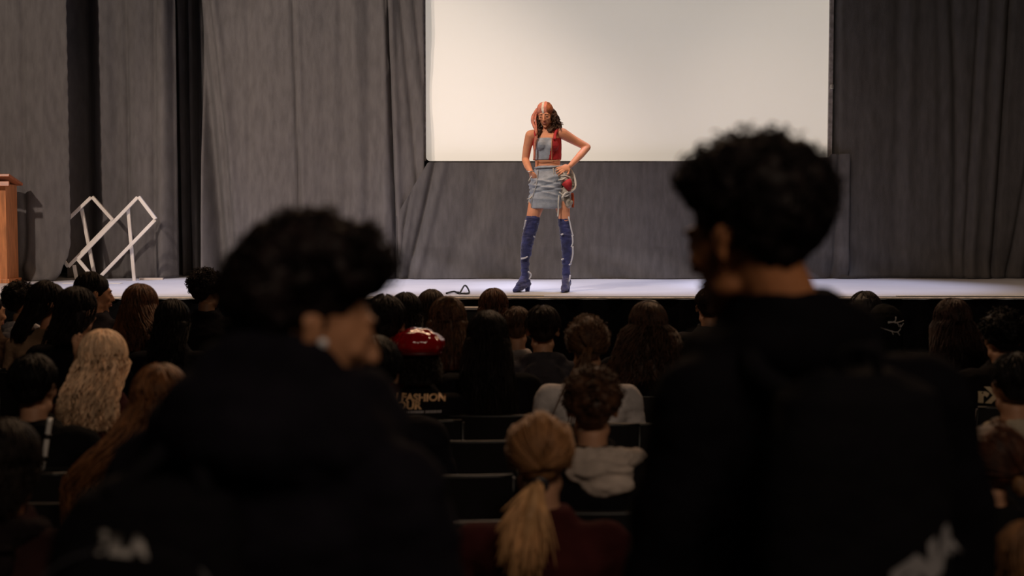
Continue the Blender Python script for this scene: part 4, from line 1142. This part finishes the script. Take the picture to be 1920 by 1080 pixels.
# ---- left boy
lsk = (.42, .20, .105)
shape_l = lambda phi, th: (1.12 - .55 * math.cos(phi) * min(1, th)) * (1 + .12 * math.sin(phi * 3 + 1))
o, HM_, J, B, W, og, k = boy('boy standing at left, dark curly hair, face turned right, white earbud, black hooded jacket', 1.95, 577, 612, R(-68), R(-12), 510, 860, R(-22), 1.0, lsk, BLK2, .04, 1, .06, None)
# thick hood bunched round the neck
def ring(B, c, rx_, ry_, rr, n=22, zt=.0, tilt=None, a0=0, a1=6.283, rz_=None):
    for i in range(n):
        a = a0 + (a1 - a0) * i / n
        p = W(rx_ * math.cos(a), ry_ * math.sin(a), 0) + c + Vector((0, 0, zt * math.sin(a)))
        B.ell(p, (rr, rr, rz_ or rr * 1.3))
nb = J['spine'][-1][0]
cc = P(545, 745, 1.95) - og
ring(B, cc, .105, .095, .055, zt=.0, rz_=.055)
ring(B, cc + Vector((-.02, -.03, -.05)), .14, .11, .055, rz_=.06)
B.ell(P(500, 705, 1.87) - og, (.125, .055, .070)); B.ell(P(465, 700, 1.93) - og, (.085, .07, .06)); B.ell(P(545, 700, 1.92) - og, (.07, .05, .05)); B.ell(P(480, 750, 1.85) - og, (.14, .06, .06))
B.ell(P(430, 815, 1.93) - og, (.12, .08, .07)); B.ell(P(640, 800, 1.95) - og, (.11, .09, .06)); B.ell(P(650, 740, 1.93) - og, (.05, .05, .035))
jk = finish_jacket(o, B, (.0075, .0065, .010), 3, .014)
lower(o, J, W)
curly_hair(o, HM_, 11, 1500, .040, shape_l, 1.0, (.010, .006, .006))
B = Blob(); e = HM_ @ Vector((.088, .004, -.016))
B.ell(e, (.008, .006, .007)); B.cap(e, HM_ @ Vector((.087, .012, -.040)), .004, .0035)
link('earbud', B.mesh('earbud', .002, 2), mat('earbud_white', (.80, .80, .84), .3), o)['label'] = 'white wireless earbud'
# his shoulder bag with printed letters
bd = 1.74
bp0 = P(268, 1120, bd)
bag = empty('backpack', (bp0.x, bp0.y, bp0.z)); tag(bag, 'black backpack with white and red letters, lower left on the left standing boy', 'backpack')
B = Blob()
B.loft([(Vector((0, .07, z)), Vector((wx, -.02, 0)), Vector((.01, wy, 0))) for z, wx, wy in ((-.26, .10, .06), (-.24, .135, .085), (0, .145, .09), (.08, .138, .085), (.125, .11, .07), (.15, .06, .04))], 32, .75)
bme = B.mesh('bag', .007, 3, disp=.006, dscale=9)
bb = link('main_body', bme, mat('bag_black', (.004, .0035, .005), .85, .3, 90, spec=.1), bag)
B = Blob(); B.loft([(Vector((-.01, -.02, z)), Vector((wx, -.015, 0)), Vector((0, wy, 0))) for z, wx, wy in ((-.22, .08, .02), (-.20, .105, .035), (.03, .11, .038), (.065, .09, .03), (.08, .05, .02))], 28, .75)
pk = link('front_pocket', B.mesh('pocket', .006, 3), MATS['bag_black'], bag)
link('zip', tubes([[(-.01 + .112 * math.cos(a), -.045 + .01 * math.sin(a), .02 + .055 * math.sin(a)) for a in np.linspace(.1, 3.04, 20)]], .003, 6, 1), mat('zip_black', (.03, .03, .035), .4), pk)
def bag_text(txt, u, v, size, m, parent, tgt, rot=0, sx=1, bold=.002, shear=0):
    p = P(u, v, bd - .05) - bag.location
    me = text_mesh(txt, size, bold)
    SH_ = Matrix.Identity(4); SH_[1][0] = shear
    M = Matrix.Translation((p.x, -.4, p.z)) @ Matrix.Rotation(math.pi / 2, 4, 'X') @ Matrix.Rotation(rot, 4, 'Z') @ SH_ @ Matrix.Diagonal((sx, 1, 1, 1))
    return link('lettering', project_decal(me, tgt, M, .0015), m, parent, smooth=False)
bw_ = mat('bag_white', (.34, .32, .31), .6)
bag_text('FILA', 225, 1025, .037, bw_, pk, pk.data, R(-2), 1.0, .0022)
V = [(-.006, -.0035, 0), (.017, -.0035, 0), (.017, .0035, 0), (-.006, .0035, 0)]
p = P(192, 1012, bd - .05) - bag.location
me = mesh_of(V, [(0, 1, 2, 3)]); project_decal(me, pk.data, Matrix.Translation((p.x, -.4, p.z)) @ Matrix.Rotation(math.pi / 2, 4, 'X'), .003)
link('red_bar', me, mat('bag_red', (.45, .02, .02), .6), pk, smooth=False)
for dx in (-.05, .08):
    A = P(330 + dx * 600, 850, 1.82) - bag.location
    link('shoulder_strap', tubes([smooth_path([(dx, .02, .13), (A + Vector((0, -.0, 0)))[:], (A + Vector((.02, .12, .06)))[:]], 14)], .014, 8, 1), MATS['bag_black'], bag)
# ---- right boy
rsk = (.38, .155, .065)
shape_r = lambda phi, th: (1.0 + .2 * math.sin(phi * 2.3 + .4)) * (1.0 if th < 1.3 else .8)
o, HM_, J, B, W, og, k = boy('tall boy standing at right, dark curly hair, facing away to the left, plain black jacket', 2.15, 1402, 454, R(41), R(-8), 1522, 705, R(14), 1.05, rsk, BLACK, .032, 2, .05, None, roll=0)
cc = P(1465, 590, 2.15) - og
ring(B, cc, .072, .072, .028, zt=.0, rz_=.050); ring(B, cc + Vector((.01, 0, -.045)), .085, .08, .04)
B.ell(P(1560, 630, 2.15) - og, (.09, .08, .06)); B.ell(P(1380, 660, 2.15) - og, (.09, .08, .05)); B.ell(P(1500, 620, 2.1) - og, (.09, .06, .05))
jk = finish_jacket(o, B, (.004, .0035, .005), 8, .013)
lower(o, J, W)
curly_hair(o, HM_, 23, 1500, .040, shape_r, 1.05, (.010, .007, .007))
# his backpack
bd = 1.86
bp0 = P(1625, 1000, bd)
bag = empty('backpack', (bp0.x, bp0.y, bp0.z)); tag(bag, 'plain black backpack on the right standing boy\'s back, white letters near its bottom', 'backpack')
B = Blob()
B.loft([(Vector((0, .08, z)), Vector((wx, .03, 0)), Vector((-.01, wy, 0))) for z, wx, wy in ((-.34, .10, .06), (-.31, .14, .09), (-.05, .150, .095), (.10, .145, .09), (.19, .12, .075), (.225, .06, .04))], 32, .75)
bme = B.mesh('bag', .007, 3, disp=.006, dscale=9)
bb = link('main_body', bme, MATS['bag_black'], bag)
bag_text('ENA', 1762, 1084, .070, mat('bag_grey', (.26, .25, .26), .7), bb, bme, R(4), .84, .005, .52)
link('handle', tubes([smooth_path([(-.03, .06, .215), (-.02, .05, .255), (.02, .05, .255), (.03, .06, .215)], 12)], .008, 8, 1), MATS['bag_black'], bag)
for u_ in (1420, 1640):
    A = P(u_, 700, 2.02) - bag.location; A2 = P(u_ - 10, 640, 2.12) - bag.location
    link('shoulder_strap', tubes([smooth_path([((u_ - 1530) / 2200, .06, .16), A[:], A2[:], (A2 + Vector((0, .1, -.02)))[:]], 18)], .020, 8, 1), MATS['bag_black'], bag)
